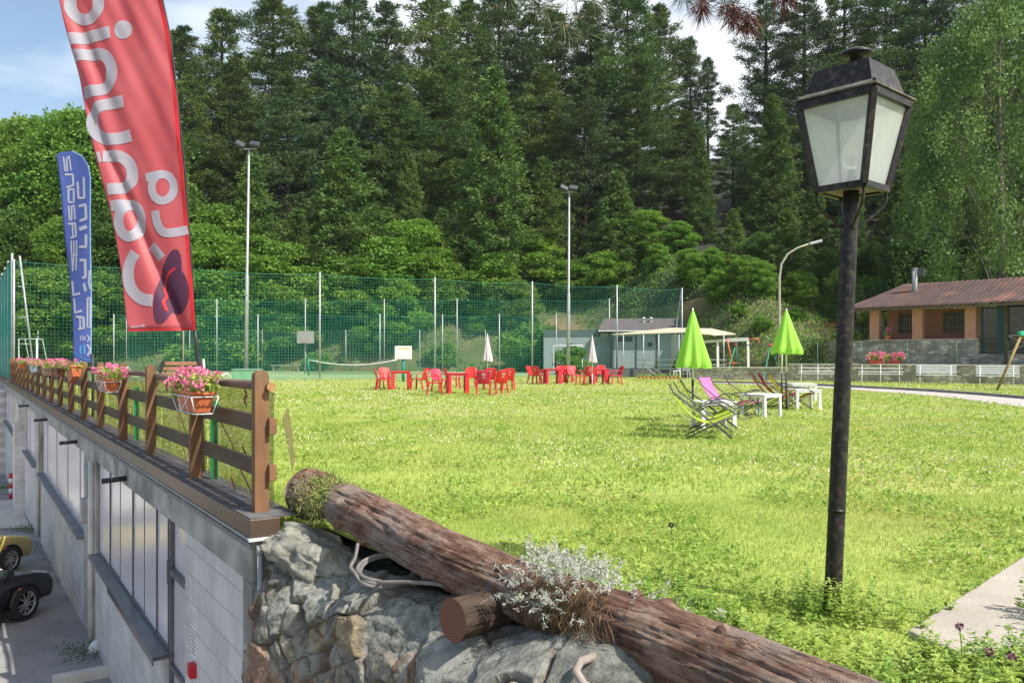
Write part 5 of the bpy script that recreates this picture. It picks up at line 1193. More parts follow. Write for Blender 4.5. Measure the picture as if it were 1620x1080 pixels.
# dark wire fence in front of the cottage base
wf = thing('wire_fence', 'low dark green wire fence on the wall below the cottage', 'wire fence', (EW[1].x, EW[1].y, 0))
q = MB(); EF = []
for k in range(9):
    p = Vector((12.5, 46.0, 0)).lerp(Vector((27, 36.6, 0)), k/8); EF.append(p); z = MB(); z.tube([p+Vector((0, 0, .6)), p+Vector((0, 0, 2.05))], .022, 6); z.build('post', M['netpale'], wf, True, world=True)
for z_ in (1.05, 1.55, 2.0): q.bar(EF[0]+Vector((0, 0, z_)), EF[-1]+Vector((0, 0, z_)), .008, .008)
for k in range(120):
    p = EF[0].lerp(EF[-1], k/119); q.bar(p+Vector((0, 0, .7)), p+Vector((0, 0, 2.0)), .003, .003)
q.build('wires', M['netpale'], wf, world=True)
def flowers(parent, c, w, dp, h, n, seed, up=1, blooms=14, leafm=None, hang=.0, world=True, bs=1.0, ax=Vector((1, 0, 0))):
    rng = np.random.default_rng(seed); ay = Vector((-ax.y, ax.x, 0)); axn = np.array(ax); ayn = np.array(ay); c = np.array(c)
    P = c+rng.uniform(-1, 1, (n, 1))*w/2*axn+rng.uniform(-1, 1, (n, 1))*dp/2*ayn+np.concatenate([np.zeros((n, 2)), rng.uniform(-hang, h, (n, 1))], 1)
    D = rng.normal(0, .6, (n, 3))+[0, 0, .5]; V = leaves(rng, P, D, rng.uniform(.03, .065, n)*bs, rng.uniform(.03, .055, n)*bs, flat=.6)
    f = np_obj('foliage', V, leafm or M['weed'])
    Vb = []
    for k in range(blooms):
        b = c+rng.uniform(-.55, .55)*w*axn+rng.uniform(-.6, .6)*dp*ayn+np.array([0, 0, rng.uniform(h*.35-hang*.6, h*1.5)]); m = 26
        dd = nrm(rng.normal(size=(m, 3))); Vb.append(leaves(rng, b+dd*.028*bs, dd, np.full(m, .035*bs), np.full(m, .032*bs)))
        k0 = 6; s0 = np.repeat(b[None], 1, 0)
    bl_ = np_obj('blossoms', np.concatenate(Vb), M['pink'])
    for o in (f, bl_):
        o.parent = parent
        if world: o.matrix_parent_inverse = (Matrix.Translation(parent.location) @ Matrix.Rotation(parent.rotation_euler.z, 4, 'Z')).inverted()
for k, (px, lab) in enumerate(((1385, 'red trough of pink flowers on the stone wall, left of a matching trough'), (1414, 'red trough of pink flowers on the stone wall, right of a matching trough'))):
    p = W(px, 575, 41.9); p.z = .92; t = thing('flower_trough', lab, 'flower box', p, 0, 'flower troughs on the stone wall'); q = MB(); q.add([(-.33, -.1, 0), (.33, -.1, 0), (.33, .1, 0), (-.33, .1, 0), (-.38, -.13, .2), (.38, -.13, .2), (.38, .13, .2), (-.38, .13, .2)], [(0, 3, 2, 1), (4, 5, 6, 7), (0, 1, 5, 4), (1, 2, 6, 5), (2, 3, 7, 6), (3, 0, 4, 7)]); q.build('trough', pm('trough_red', (.32, .04, .03), None, 5, .5), t)
    flowers(t, p+Vector((0, 0, .2)), .85, .3, .25, 300, 30+k, blooms=24, hang=.05, bs=1.9)
t = thing('flower_pot', 'blue and pink flowers in a pot on the cottage wall', 'flower pot', W(1404, 534, 44.2)); p = W(1404, 537, 44.2); t.location = p
q = MB(); q.lathe([(.0, 0), (.12, 0), (.16, .2), (.14, .2), (.0, .18)], 14); q.build('pot', M['terra'], t)
flowers(t, p+Vector((0, 0, .25)), .3, .3, .2, 120, 50, blooms=6, bs=2)
# green table-tennis table at the cottage's left
t = thing('game_table', 'dark green table-tennis table left of the cottage pillar', 'table', W(1362, 545, 46)); t.location.z = .8
q = MB(); q.box(-.9, .6, -.5, .5, .78, .82); q.build('tabletop', pm('table_green', (.03, .22, .09), None, 5, .6), t)
for a in (-.7, .4): q = MB(); q.box(a, a+.05, -.3, .3, 0, .78); q.build('leg', M['black'], t)
# shed with red roof
t = thing('shed', 'little dark shed with a rusty red roof up on the bank', 'shed', W(1298, 530, 56)); t.location.z -= 1.0
q = MB(); q.box(-.8, .8, -.6, .6, .0, 1.6); q.build('wall', pm('shed_dark', (.05, .04, .035), (.09, .07, .05), 4, .9), t)
q = MB(); q.add([(-1.15, -1.0, 1.5), (1.05, -1.0, 1.62), (1.0, .9, 2.3), (-1.0, .9, 2.2), (-1.15, -1.0, 1.56), (1.05, -1.0, 1.68), (1.0, .9, 2.36), (-1.0, .9, 2.26)], [(0, 1, 2, 3), (7, 6, 5, 4), (0, 4, 5, 1), (1, 5, 6, 2), (2, 6, 7, 3), (3, 7, 4, 0)]); q.build('roof', pm('shed_roof', (.36, .07, .06), (.22, .05, .045), 3, .7), t)

# ================================================================ CABIN, CANOPY, PLAY EQUIPMENT
cg = pm('cabin_panel', (.30, .34, .35), (.26, .30, .31), 1, .6, stretch=(6, 1, 1)); cl = pm('cabin_sunlit', (.60, .58, .50), None, 1, .6)  # end wall is paler: sunlight on that side painted into its colour
CB = GD(968, 61)
ca = thing('grey_cabin', 'pale grey prefabricated cabin with a dark low roof behind the ball net', 'cabin', CB, R(-6))
def kb_(name, mat, bs, parent=ca):
    q = MB()
    for b in bs: q.box(*b)
    return q.build(name, mat, parent)
kb_('wall', cg, [(0, 4.3, 0, 5, 0, 3.1)]); kb_('end_wall', cl, [(4.3, 5.4, .05, 5, 0, 2.9)])
for x in (.02, 1.7, 3.2): kb_('panel_joint', pm('joint', (.08, .09, .10), None, 4, .6), [(x, x+.12, -.03, 0, 0, 3.05)])
for a, b, z0, z1 in ((.45, .9, 2.35, 2.75), (.95, 1.5, 2.35, 2.75), (2.6, 2.95, 2.0, 2.3)): kb_('window', gr, [(a, b, -.02, 0, z0, z1)])
q = MB(); q.add([(-1.0, -.5, 3.12), (6.4, -.5, 3.12), (5.2, 2.6, 4.1), (-.6, 2.6, 4.1), (-1, -.5, 3.2), (6.4, -.5, 3.2), (5.2, 2.6, 4.18), (-.6, 2.6, 4.18), (6.4, 5.4, 3.12), (-1, 5.4, 3.12), (6.4, 5.4, 3.2), (-1, 5.4, 3.2)], [(4, 5, 6, 7), (0, 1, 5, 4), (7, 6, 10, 11), (1, 8, 10, 5), (0, 4, 11, 9), (0, 9, 8, 1)]); q.build('roof', pm('felt_roof', (.09, .075, .08), (.12, .10, .10), 3, .9), ca)
kb_('gutter', M['whitepaint'], [(-1.0, 6.4, -.56, -.5, 3.1, 3.18)])
for x in (2.4, 2.95): q = MB(); q.lathe([(.10, 0), (.10, .3), (.2, .32), (.0, .45)], 10, (x, 1.6, 3.8)); q.build('roof_vent', M['whitepaint'], ca, True)
c2 = thing('grey_container', 'low grey container unit left of the cabin, behind the white goal', 'container', GD(860, 63), R(-4))
q = MB(); q.box(0, 5.1, 0, 4, 0, 2.75); q.build('wall', cg, c2); q = MB(); q.box(0, 4.3, -.02, 4, 2.76, 3.3); q.build('roof_band', pm('roof_band', (.10, .13, .13), None, 3, .8), c2)
q = MB(); q.box(3.3, 3.38, -.05, -.01, 0, 2.3).box(4.95, 5.03, -.05, -.01, 0, 2.3).box(3.3, 5.03, -.05, -.01, 2.3, 2.38).box(3.4, 4.9, -.05, -.02, 1.0, 1.04); q.build('door_frame', pm('door_wood', (.42, .34, .26), None, 4, .7), c2)
# canopy
def cw(px, y, d): return W(px, y, d)
cn = thing('canopy', 'beige roofed open canopy on thin steel posts before the grey cabin', 'canopy', GD(1060, 52))
q = MB(); rp = [cw(968, 530, 52), cw(1085, 526.5, 50), cw(1128, 531, 48), cw(1164, 529, 50), cw(1125, 520.5, 52), cw(1060, 519.5, 55)]
vs = rp+[v+Vector((0, 0, .05)) for v in rp]; q.add(vs, [tuple(range(6)), tuple(range(11, 5, -1))]+[(i, (i+1) % 6, 6+(i+1) % 6, 6+i) for i in range(6)]); q.build('canopy_roof', pm('canopy_sheet', (.56, .48, .34), (.44, .38, .28), 2, .8), cn, world=True)
for px, d in ((986, 51.5), (1018, 50.5), (1037, 52), (1042, 50), (1074, 50), (1110, 49), (1145, 48.5)):
    q = MB(); p = GD(px, d); q.tube([p, p+Vector((0, 0, 2.62))], .035, 7); q.build('post', M['steel'], cn, True, world=True)
rl = thing('railing', 'grey steel tube railing with a ramp below the beige canopy', 'railing', GD(1010, 50))
for y in (569, 577, 584, 591): q = MB(); a, b = cw(1006, y, 50), cw(1150, y, 48.3); q.tube([a, b], .02, 6); q.build('rail_tube', M['steel'], rl, True, world=True)
q = MB(); a, b = cw(1020, 571, 49.8), cw(1048, 592, 49.6); q.tube([a, b], .025, 6); a, b = cw(1020, 580, 49.8), cw(1042, 596, 49.6); q.tube([a, b], .025, 6); q.build('ramp_rail', M['steel'], rl, True, world=True)
dk = thing('deck', 'low dark platform under the railing and canopy', 'platform', GD(1040, 51)); q = MB(); q.box(-3.6, 3.2, 0, 4, 0, .5); q.build('platform', pm('dark_deck', (.08, .09, .09), (.12, .12, .12), 3, .9), dk)
# row of pots edging
rs = random.Random(8)
for k in range(11):
    px = 1012+k*6.2; d = 46.5; t = thing('flower_pot', 'small orange pot in the row edging the lawn, %s from the left' % ORD[k], 'flower pot', GD(px, d), 0, 'orange pots edging the lawn'); q = MB(); q.lathe([(.0, 0), (.075, 0), (.105, .17), (.09, .17), (.0, .15)], 10); q.build('pot', pm('pot_orange', (.50, .24, .09), None, 5, .8) if k == 0 else bpy.data.materials['pot_orange'], t)
    n = 24; rng = np.random.default_rng(k); C = np.tile([0, 0, .16], (n, 1))+rng.normal(0, .05, (n, 3)); o = np_obj('plant', leaves(rng, C, rng.normal(0, .5, (n, 3))+[0, 0, .7], np.full(n, .13), np.full(n, .05)), M['weed'], t)
# white garden chairs under canopy
for k, (px, d) in enumerate(((1068, 49), (1084, 49.4))):
    t = thing('white_chair', ('white plastic chair behind the left lime parasol, left one', 'white plastic chair behind the left lime parasol, right one')[k], 'chair', GD(px, d), R(200+40*k)); 
    q = MB(); q.box(-.22, .22, -.22, .22, .42, .45); q.build('seat', M['white'], t); q = MB(); q.box(-.24, -.21, -.2, .2, .45, .85); q.build('backrest', M['white'], t)
    for a in (1, -1):
        for b in (1, -1): q = MB(); q.bar((a*.24, b*.22, 0), (a*.2, b*.2, .42), .04, .04); q.build('leg', M['white'], t)
# swing set
sw = thing('swing_set', 'swing frame with green A-shaped legs and a dark crossbar', 'swing', GD(1192, 46.5))
for i, (t_, l1, l2, d) in enumerate(((1164, 1147, 1176, 46.5), (1218.5, 1208, 1238, 45.5))):
    q = MB(); tp = cw(t_, 546, d); a = GD(l1, d-.9); b = GD(l2, d+.9); q.tube([a, tp, b], .032, 7, cap=False); q.build('leg_frame', M['green_paint'] if False else pm('swing_green', (.05, .30, .24), None, 5, .5), sw, True, world=True)
    q = MB(); q.ball(tp, .10, 8); q.build('joint', pm('swing_joint', (.5, .06, .05), None, 5, .5), sw, True, world=True)
q = MB(); q.tube([cw(1160, 546, 46.5), cw(1220, 546, 45.5)], .03, 8); q.build('crossbar', M['black'], sw, True, world=True)
pg = thing('pergola', 'white beamed pergola with leaning orange braces behind the swings', 'pergola', GD(1150, 50))
q = MB(); q.bar(cw(1108, 541, 50), cw(1150, 538, 49.5), .12, .16).bar(cw(1150, 538, 49.5), cw(1184, 536.5, 49), .12, .22); q.build('beam', M['whitepaint'], pg, world=True)
for px in (1136, 1184): q = MB(); q.bar(GD(px, 49.6), cw(px-1, 538, 49.6), .13, .13); q.build('post', M['whitepaint'], pg, world=True)
orp = pm('orange_steel', (.60, .17, .07), None, 5, .5)
q = MB(); q.tube([cw(1150, 536, 49.3), cw(1160, 580, 49.3)], .045, 7).tube([cw(1148, 574, 49.3), cw(1168, 574, 49.3)], .03, 7); q.build('brace', orp, pg, True, world=True)
q = MB(); q.tube([cw(1184, 537, 49), cw(1199, 535, 49), cw(1202, 544, 49)], .045, 7, ); q.build('brace', orp, pg, True, world=True)
# leaning wooden swing leg at right
wl = thing('swing_set', 'wooden swing frame with green joints at the right edge, one leg leaning', 'swing', G(1577, 618))
a = G(1577, 618); tp = W(1617, 527, a.y+.3); q = MB(); q.tube([a, tp], .05, 10); q.build('leg', M['cwood'] if 'cwood' in M else pm('round_pole', (.30, .20, .07), (.22, .14, .06), 6, .7), wl, True, world=True)
b_ = a+Vector((2.6, 1.2, 0)); q = MB(); q.tube([b_, tp], .05, 10); q.build('leg', bpy.data.materials['round_pole'], wl, True, world=True)
q = MB(); q.box(tp.x-.13, tp.x+.16, tp.y-.1, tp.y+.1, tp.z-.10, tp.z+.08); q.build('joint', pm('teal_joint', (.04, .42, .25), None, 5, .5), wl, bevel=.02, world=True)
q = MB(); q.tube([tp, tp+Vector((3.2, .3, 0))], .055, 10); q.build('crossbar', bpy.data.materials['round_pole'], wl, True, world=True)
for s in (-1, 1): q = MB(); q.tube([tp+Vector((3.2, .3, 0)), tp+Vector((3.4, .3+s*.95, -tp.z))], .05, 10); q.build('leg', bpy.data.materials['round_pole'], wl, True, world=True)
# goals
def goal(px0, px1, ytop, d, lab, dep=1.2, r=.05):
    x0 = GD(px0, d).x; x1 = GD(px1, d).x; z = CZ-(ytop-HZ)/F*d; t = thing('goal', lab, 'goal', (x0, d, 0), 0, 'white goals on the court'); q = MB(); q.tube([(x0, d, 0), (x0, d, z), (x1, d, z), (x1, d, 0)], r, 8, cap=False); q.build('goal_frame', M['whitepaint'], t, True, world=True)
    for x in (x0, x1): q = MB(); q.tube([(x, d, z), (x+.1, d+.5, z), (x+.2, d+dep, 0)], r*.6, 6).tube([(x, d, .05), (x+.2, d+dep, .05)], r*.6, 6); q.build('side_stay', M['whitepaint'], t, True, world=True)
goal(876, 921, 546.5, 58, 'white tube goal behind the right-hand red chairs')
goal(30, 58, 536, 56, 'white tube goal seen past the left end of the wooden fence')
# flood lights and street lamp
def flood(px, ytop, d, lab, sp=.9):
    t = thing('floodlight_mast', lab, 'floodlight', GD(px, d), 0, 'floodlight masts by the court'); z = CZ-(ytop-HZ)/F*d; dx = (5 if px < 500 else 1.5)/F*d
    q = MB(); q.tube([(0, 0, 0), (dx*.35, 0, z*.45), (dx*.36, 0, z*.455), (dx, 0, z)], [.115, .10, .075, .055], 12); q.build('mast', M['steel'], t, True)
    q = MB(); q.tube([(dx-sp*.8, 0, z), (dx+sp*.7, 0, z+.02)], .04, 8); q.build('crossarm', M['steel'], t, True)
    for s, w in ((-.75, .55), (.55, .55)):
        q = MB(); q.box(-.26, .26, -.12, .12, -.17, .17, Matrix.Translation((dx+s*sp, -.1, z+.22)) @ Matrix.Rotation(.45 if s < 0 else .15, 4, 'Y') @ Matrix.Rotation(-.7, 4, 'X')); q.build('lamp_head', pm('lamp_head', (.045, .05, .06), None, 4, .5), t, bevel=.03)
flood(389, 236, 45.5, 'tall floodlight mast left of centre, right of the red banner', .62)
flood(899, 304, 52, 'tall floodlight mast in the middle, above the right-hand red chairs', .45)
sl2 = thing('street_lamp', 'curved grey street lamp arching right, behind the right lime parasol', 'street lamp', GD(1233, 50))
q = MB(); pts = [GD(1233, 50), W(1233, 520, 50), W(1233, 440, 50), W(1236, 418, 50), W(1246, 402, 50), W(1262, 392, 50), W(1282, 385, 50)]; q.tube([Vector(p+(0,)) if len(p) == 2 else Vector(p) for p in pts[:3]]+[Vector(v) for v in pts[3:]], [.10, .085, .075, .065, .06, .055, .05], 10); q.build('mast', pm('lamp_mast', (.42, .38, .30), (.34, .31, .25), 5, .6), sl2, True, world=True)
q = MB(); q.bar(W(1280, 386, 50), W(1300, 381, 50), .28, .16); q.build('lamp_head', M['steel'], sl2, bevel=.04, world=True)
# sign, backboard, net, green box, bench shapes
sg = thing('sign_board', 'white notice board with faint yellow writing on a green post', 'sign', GD(638, 43))
q = MB(); q.tube([GD(638, 43), W(638, 560, 43)], .07, 10); q.build('post', pm('teal_post', (.02, .25, .20), None, 5, .5), sg, True, world=True)
q = MB(); a = W(624.5, 568, 42.9); b = W(651.5, 547, 42.9); q.box(a.x, b.x, 42.88, 42.92, a.z, b.z); q.build('board', M['whitepaint'], sg, bevel=.01, world=True)
q = MB(); yl_ = pm('sign_yellow', (.80, .62, .18), None, 4, .6)
for k, (x0, x1, y) in enumerate(((631, 635, 551), (636, 641, 551), (642, 648, 551.3))): a = W(x0, y+1, 42.87); b = W(x1, y-1, 42.87); q.box(a.x, b.x, 42.872, 42.878, a.z, b.z)
q.build('lettering', yl_, sg, world=True)
bbd = thing('basketball_backboard', 'weathered grey basketball backboard on a pole inside the court', 'backboard', GD(483, 61.5))
q = MB(); q.tube([GD(483, 61.8), W(483, 528, 61.8)], .06, 8); q.build('pole', M['steel'], bbd, True, world=True)
q = MB(); a = W(470, 543, 61.5); b = W(497, 523.5, 61.5); q.box(a.x, b.x, 61.45, 61.5, a.z, b.z); q.build('backboard', pm('grey_board', (.38, .35, .33), (.30, .28, .27), 3, .8, stretch=(5, 1, 1)), bbd, world=True)
q = MB(); q.tube([W(483+6*math.cos(a), 540+1.2*math.sin(a), 61.2-.2*math.sin(a)) for a in [6.283*k/16 for k in range(17)]], .015, 5); q.build('hoop', orp, bbd, True, world=True)
tn = thing('tennis_net', 'sagging tennis net with a white tape between green posts', 'tennis net', GD(488, 56))
for px in (488, 638): q = MB(); q.tube([GD(px, 56), GD(px, 56)+Vector((0, 0, 1.12))], .05, 8); q.build('post', bpy.data.materials['teal_post'], tn, True, world=True)
tp0 = [W(488, 569, 56).lerp(W(628, 569, 56), k/12)+Vector((0, 0, -.35*4*(k/12)*(1-k/12))) for k in range(13)]; q = MB(); q.tube(tp0, .035, 6); q.build('tape', M['whitepaint'], tn, True, world=True)
q = MB(); n0 = 12; q.add([p-Vector((0, 0, .04)) for p in tp0]+[Vector((p.x, p.y, .05)) for p in tp0], [(i, i+1, n0+2+i, n0+1+i) for i in range(n0)]); q.build('netting', holes_mat('tennis_mesh', (.03, .09, .07), .35), tn, world=True)
gb = thing('green_box', 'pale green metal box at the foot of the left floodlight mast', 'box', GD(391, 43)); q = MB(); q.box(-.66, .66, -.4, .4, 0, .60); q.build('body', pm('box_green', (.16, .36, .22), (.20, .42, .28), 2, .6), gb, bevel=.02); q = MB(); q.box(-.69, .69, -.43, .43, .60, .64); q.build('lid', pm('box_lid', (.30, .45, .36), None, 4, .6), gb)
sbn = thing('slatted_bench', 'reddish slatted garden bench with a white side frame, behind the fence flowers', 'bench', GD(288, 30))
q = MB()
for k in range(4): z = .42+k*.19; a = .70+.03*(3-k); q.box(-a, a, -.02+.06*k, .02+.06*k, z, z+.13)
q.build('backrest', pm('bench_slats', (.42, .20, .12), (.34, .16, .10), 5, .7), sbn, bevel=.005)
q = MB(); q.bar((.92, -.25, 0), (.72, .15, 1.2), .05, .10).bar((.72, .45, 0), (.72, .15, 1.2), .05, .08); q.build('side_frame', M['whitepaint'], sbn)
q = MB(); q.bar((-.92, -.25, 0), (-.72, .15, 1.15), .05, .10).bar((-.72, .45, 0), (-.72, .15, 1.15), .05, .08); q.build('side_frame', M['black'], sbn)
q = MB()
for k in range(3): q.box(-.75, .75, -.45+.15*k, -.34+.15*k, .40, .43)
q.build('seat', bpy.data.materials['bench_slats'], sbn)
for px, lab in ((452, 'plain wooden bench at the far edge of the court'),): 
    t = thing('wooden_bench', lab, 'bench', GD(px, 66)); q = MB(); q.box(-1.2, 1.2, -.15, .15, .52, .58); q.build('seat', cr_, t)
    for a in (-1, .95): q = MB(); q.box(a, a+.08, -.1, .1, 0, .52); q.build('leg', cr_, t)

# ================================================================ FLOWER BOXES ON THE FENCE
def fp_(px, py, s): # point on the plane parallel to the fence, s metres outwards
    o = ORG+NO*s; r = (px-810)/F; t = (r*o.y-o.x)/(U.x-r*U.y); p = o+U*t; return t, CZ-(py-HZ)/F*p.y
def planter(px0, px1, ytop, ybot, lab, seed, basket=True, tilt=0., blooms=30, potm=None, n=700, pot=True, spread=1.5):
    t0, z1 = fp_(px1, ytop, .17); t1, _ = fp_(px0, ytop, .17); tc_ = (t0+t1)/2; _, zb = fp_((px0+px1)/2, ybot, .17); z1 = fp_((px0+px1)/2, ytop, .17)[1]
    w = min(abs(t1-t0), .75); h = max(.14, min(.20, z1-zb))
    p = FW(tc_, .17, z1-h); t = thing('flower_box', lab, 'flower box', p, UROT, 'flower boxes hung on the wooden fence')
    a = w/2
    if pot:
        q = MB(); q.add([(-a*.85, -.065, 0), (a*.85, -.065, 0), (a*.85, .065, 0), (-a*.85, .065, 0), (-a, -.09, h), (a, -.09, h), (a, .09, h), (-a, .09, h), (-a*1.04, -.10, h-.03), (a*1.04, -.10, h-.03), (a*1.04, .10, h-.03), (-a*1.04, .10, h-.03), (-a*1.04, -.10, h), (a*1.04, -.10, h), (a*1.04, .10, h), (-a*1.04, .10, h)],
            [(0, 3, 2, 1), (0, 1, 5, 4), (1, 2, 6, 5), (2, 3, 7, 6), (3, 0, 4, 7), (8, 9, 13, 12), (9, 10, 14, 13), (10, 11, 15, 14), (11, 8, 12, 15), (8, 11, 10, 9)])
        o = q.build('trough', potm or M['terra'], t, bevel=.004); o.rotation_euler = (0, tilt, 0)
        q = MB(); q.box(-a*.96, a*.96, -.085, .085, h-.035, h-.02); o = q.build('soil', pm('soil', (.05, .035, .025), None, 9, .95) if 'soil' not in bpy.data.materials else bpy.data.materials['soil'], t); o.rotation_euler = (0, tilt, 0)
    if basket:
        q = MB(); wr = .005; b = a*1.08
        for z, yy, bb in ((-.01, .075, b*.88), (h*.75, .115, b)):
            q.tube([(-bb, -yy, z), (-bb, yy, z), (bb, yy, z), (bb, -yy, z), (-bb, -yy, z)], wr, 6)
        for x in (-1, -.33, .33, 1):
            for s in (1, -1): q.tube([(x*b*.88, s*.075, -.01), (x*b, s*.115, h*.75)], wr, 6)
        q.tube([(-b*.7, .118, h*.7), (-b*.1, .118, 0.02), (b*.1, .118, .01), (b*.16, .118, .05), (b*.08, .118, .065), (b*.04, .118, .04)], wr, 6)
        for s in (1, -1): q.tube([(s*b*.9, -.1, h*.6), (s*b*.92, -.12, h+.12), (s*b*.9, -.2, h+.16), (s*b*.88, -.24, h+.10)], wr, 6)
        q.build('wire_basket', M['wirewhite'], t, True)
    flowers(t, FW(tc_, .15, z1+.03), w*spread, .24, .105, n, seed, blooms=blooms, hang=.05, ax=U, bs=.8)
    return t, tc_, z1
tA, tcA, zA = planter(281, 338, 617, 650, 'nearest flower box, orange trough in a white wire basket full of pink geraniums', 101, blooms=30, n=800, spread=1.2)
flowers(tA, FW(tcA+.42, .17, zA-.01), .55, .20, .07, 420, 131, blooms=18, hang=.10, ax=U, bs=.8)
planter(152, 196, 598, 618, 'second flower box along the fence, orange trough in a white wire basket', 102, blooms=34)
planter(107, 131, 584, 602, 'tilted orange flower box without a basket, below the blue banner', 103, basket=False, tilt=.22, blooms=5, n=120)
planter(84, 106, 582, 596, 'brown flower box with bright pink blossoms left of the tilted one', 104, basket=False, blooms=34, potm=pm('pot_brown', (.22, .07, .04), None, 4, .6))
planter(66, 84, 581, 594, 'pink flower box hung between the brown one and the blue-wrapped one', 105, basket=False, blooms=34, potm=pm('pot_tan', (.42, .27, .2), None, 4, .7))
planter(46, 62, 578, 590, 'flower box with pale blue wrapping near the far end of the fence', 106, basket=False, blooms=30, potm=pm('pot_blue', (.35, .50, .70), (.6, .65, .75), 14, .6))
planter(28, 42, 575, 583, 'flower box at the very far left end of the wooden fence', 107, basket=False, blooms=24)

# ================================================================ CARS ON THE LOWER LOT
def car(name, lab, body, p, yaw, L=4.2, Wd=1.76, H=1.43, group='parked cars on the lower lot'):
    """local x forward; origin under the front bumper tip"""
    t = thing(name, lab, 'car', p, yaw, group)
    side = [(0, .38), (-.02, .60), (-.10, .70), (-.95, .88), (-1.12, .92)]
    lowp = [(-.05, .25), (0, .36), (0, .56), (-.10, .70), (-.45, .80), (-1.05, .90), (-1.3, .93), (-2.2, .95), (-3.2, .97), (-3.95, .96), (-4.15, .86), (-4.2, .60), (-4.17, .34), (-4.05, .25)]
    cab = [(-1.05, .90), (-1.75, H-.10), (-2.1, H), (-3.1, H-.01), (-3.6, H-.10), (-3.98, .96)]
    q = MB(); stations = [(-.5, .90), (-.47, .98), (-.36, 1.0), (0, 1.0), (.36, 1.0), (.47, .98), (.5, .90)]
    n = len(lowp); vs = []
    for f, sc_ in stations:
        for x, z in lowp:
            taper = 1-.10*math.exp(-(x/.35)**2)-.08*math.exp(-((x+4.2)/.35)**2); zz = .58+(z-.58)*sc_; vs.append((x if abs(f) < .48 else x*.985-.03, f*Wd*taper, zz))
    m = len(stations); q.add(vs, [(i*n+j, i*n+(j+1) % n, (i+1)*n+(j+1) % n, (i+1)*n+j) for i in range(m-1) for j in range(n)]+[tuple(range(n-1, -1, -1)), tuple(range((m-1)*n, m*n))]); q.build('body', body, t, True)
    q = MB(); n = len(cab); vs = []
    for f in (-.5, -.42, 0, .42, .5):
        for x, z in cab: k = (z-.9)/(H-.9); vs.append((x, f*(Wd-.10-.30*k), z-.03*(abs(f) > .45)*k))
    q.add(vs, [(i*n+j, i*n+(j+1) % n, (i+1)*n+(j+1) % n, (i+1)*n+j) for i in range(4) for j in range(n-1)]+[tuple(range(n-1, -1, -1)), tuple(range(4*n, 5*n))]); q.build('windows', gz, t, True)
    q = MB(); vs = []
    for f in (-.5, 0, .5):
        for x, z in ((-1.95, H-.035), (-2.15, H+.008), (-3.1, H+.0), (-3.55, H-.075)): vs.append((x, f*(Wd-.42), z-.02*(f != 0)))
    q.add(vs, [(i*4+j, i*4+j+1, (i+1)*4+j+1, (i+1)*4+j) for i in range(2) for j in range(3)]); q.build('roof', body, t, True, solid=.03)
    tyre = bpy.data.materials.get('tyre') or pm('tyre', (.02, .02, .022), (.035, .033, .03), 9, .85); al = bpy.data.materials.get('alloy') or pm('alloy', (.45, .45, .46), (.35, .34, .33), 9, .35, metal=.6)
    for x in (-.78, -3.38):
        for s in (1, -1):
            y = s*(Wd/2-.10); w = thing('wheel', None, None, (x, y, .315)); w.parent = t
            a = MB(); R_ = Matrix.Rotation(R(90), 4, 'X')
            pr = [(.215, -.10), (.29, -.105), (.315, -.08), (.315, .08), (.29, .105), (.215, .10)]; a.lathe(pr, 32); a.v = [tuple(R_ @ Vector(v)) for v in a.v]; a.build('tyre', tyre, w, True)
            a = MB(); a.lathe([(.0, .085*1), (.05, .09), (.06, .08)], 20); a.lathe([(.19, .07), (.215, .095), (.225, .095)], 32); a.lathe([(0, -.02), (.21, -.02)], 20)
            for k in range(10): an = 2*math.pi*k/10+(.12 if k % 2 else -.0); a.bar((.04*math.cos(an), .04*math.sin(an), .075), (.20*math.cos(an), .20*math.sin(an), .085), .026, .02)
            a.v = [tuple((R_ @ Vector((v[0], v[1], v[2]*1.0))) if s < 0 else (R_ @ Vector((v[0], v[1], -v[2])))) for v in a.v]; a.build('rim', al, w)
            a = MB(); pr = [(.345*math.cos(b), .345*math.sin(b)) for b in [math.pi*k/14 for k in range(15)]]
            vs = [(x+c, s*(Wd/2+.004-.0*abs(c)), .315+d_) for c, d_ in pr]+[(x+c*.93, s*(Wd/2-.12), .315+d_*.93) for c, d_ in pr]; a.add(vs, [(i, i+1, 16+i, 15+i) for i in range(14)]); a.build('wheel_arch', tyre, t, solid=.02)
    for s in (1, -1):
        a = MB(); a.box(-.24, -.0, s*.50-.18, s*.50+.18, .585, .70); a.build('headlight', pm('lamp_glass', (.6, .6, .62), None, 4, .1) if 'lamp_glass' not in bpy.data.materials else bpy.data.materials['lamp_glass'], t, bevel=.03)
        a = MB(); a.box(-1.35, -1.18, s*(Wd/2-.02)-.06, s*(Wd/2+.12)+.03, .92, 1.05); a.build('mirror', body, t, bevel=.03)
        a = MB(); a.box(-1.0, -.93, s*(Wd/2-.005)-.01, s*(Wd/2-.005)+.01, .60, .635); a.build('side_lamp', orp, t)
    return t
blackp = pm('black_car_paint', (.004, .004, .007), (.006, .006, .009), 3, .3, spec=.3); yelp = pm('yellow_car_paint', (.62, .48, .10), (.58, .45, .10), 3, .22, spec=.7)
for m_ in (blackp, yelp): m_.node_tree.nodes['Principled BSDF'].inputs['Coat Weight'].default_value = .25
def wheel_at(px, d, yaw):
    w = GD(px, d); r = Vector((-.78, -.78, 0)); r.rotate(Matrix.Rotation(R(yaw), 3, 'Z')); p = w-r; return (p.x, p.y, pz(w.y))
car('parked_car', 'black car with silver spoked wheels parked below the block wall', blackp, wheel_at(36, 15.25, 80), R(80))
car('parked_car', 'pale yellow car parked behind the black one', yelp, wheel_at(12, 19.2, 80), R(80))
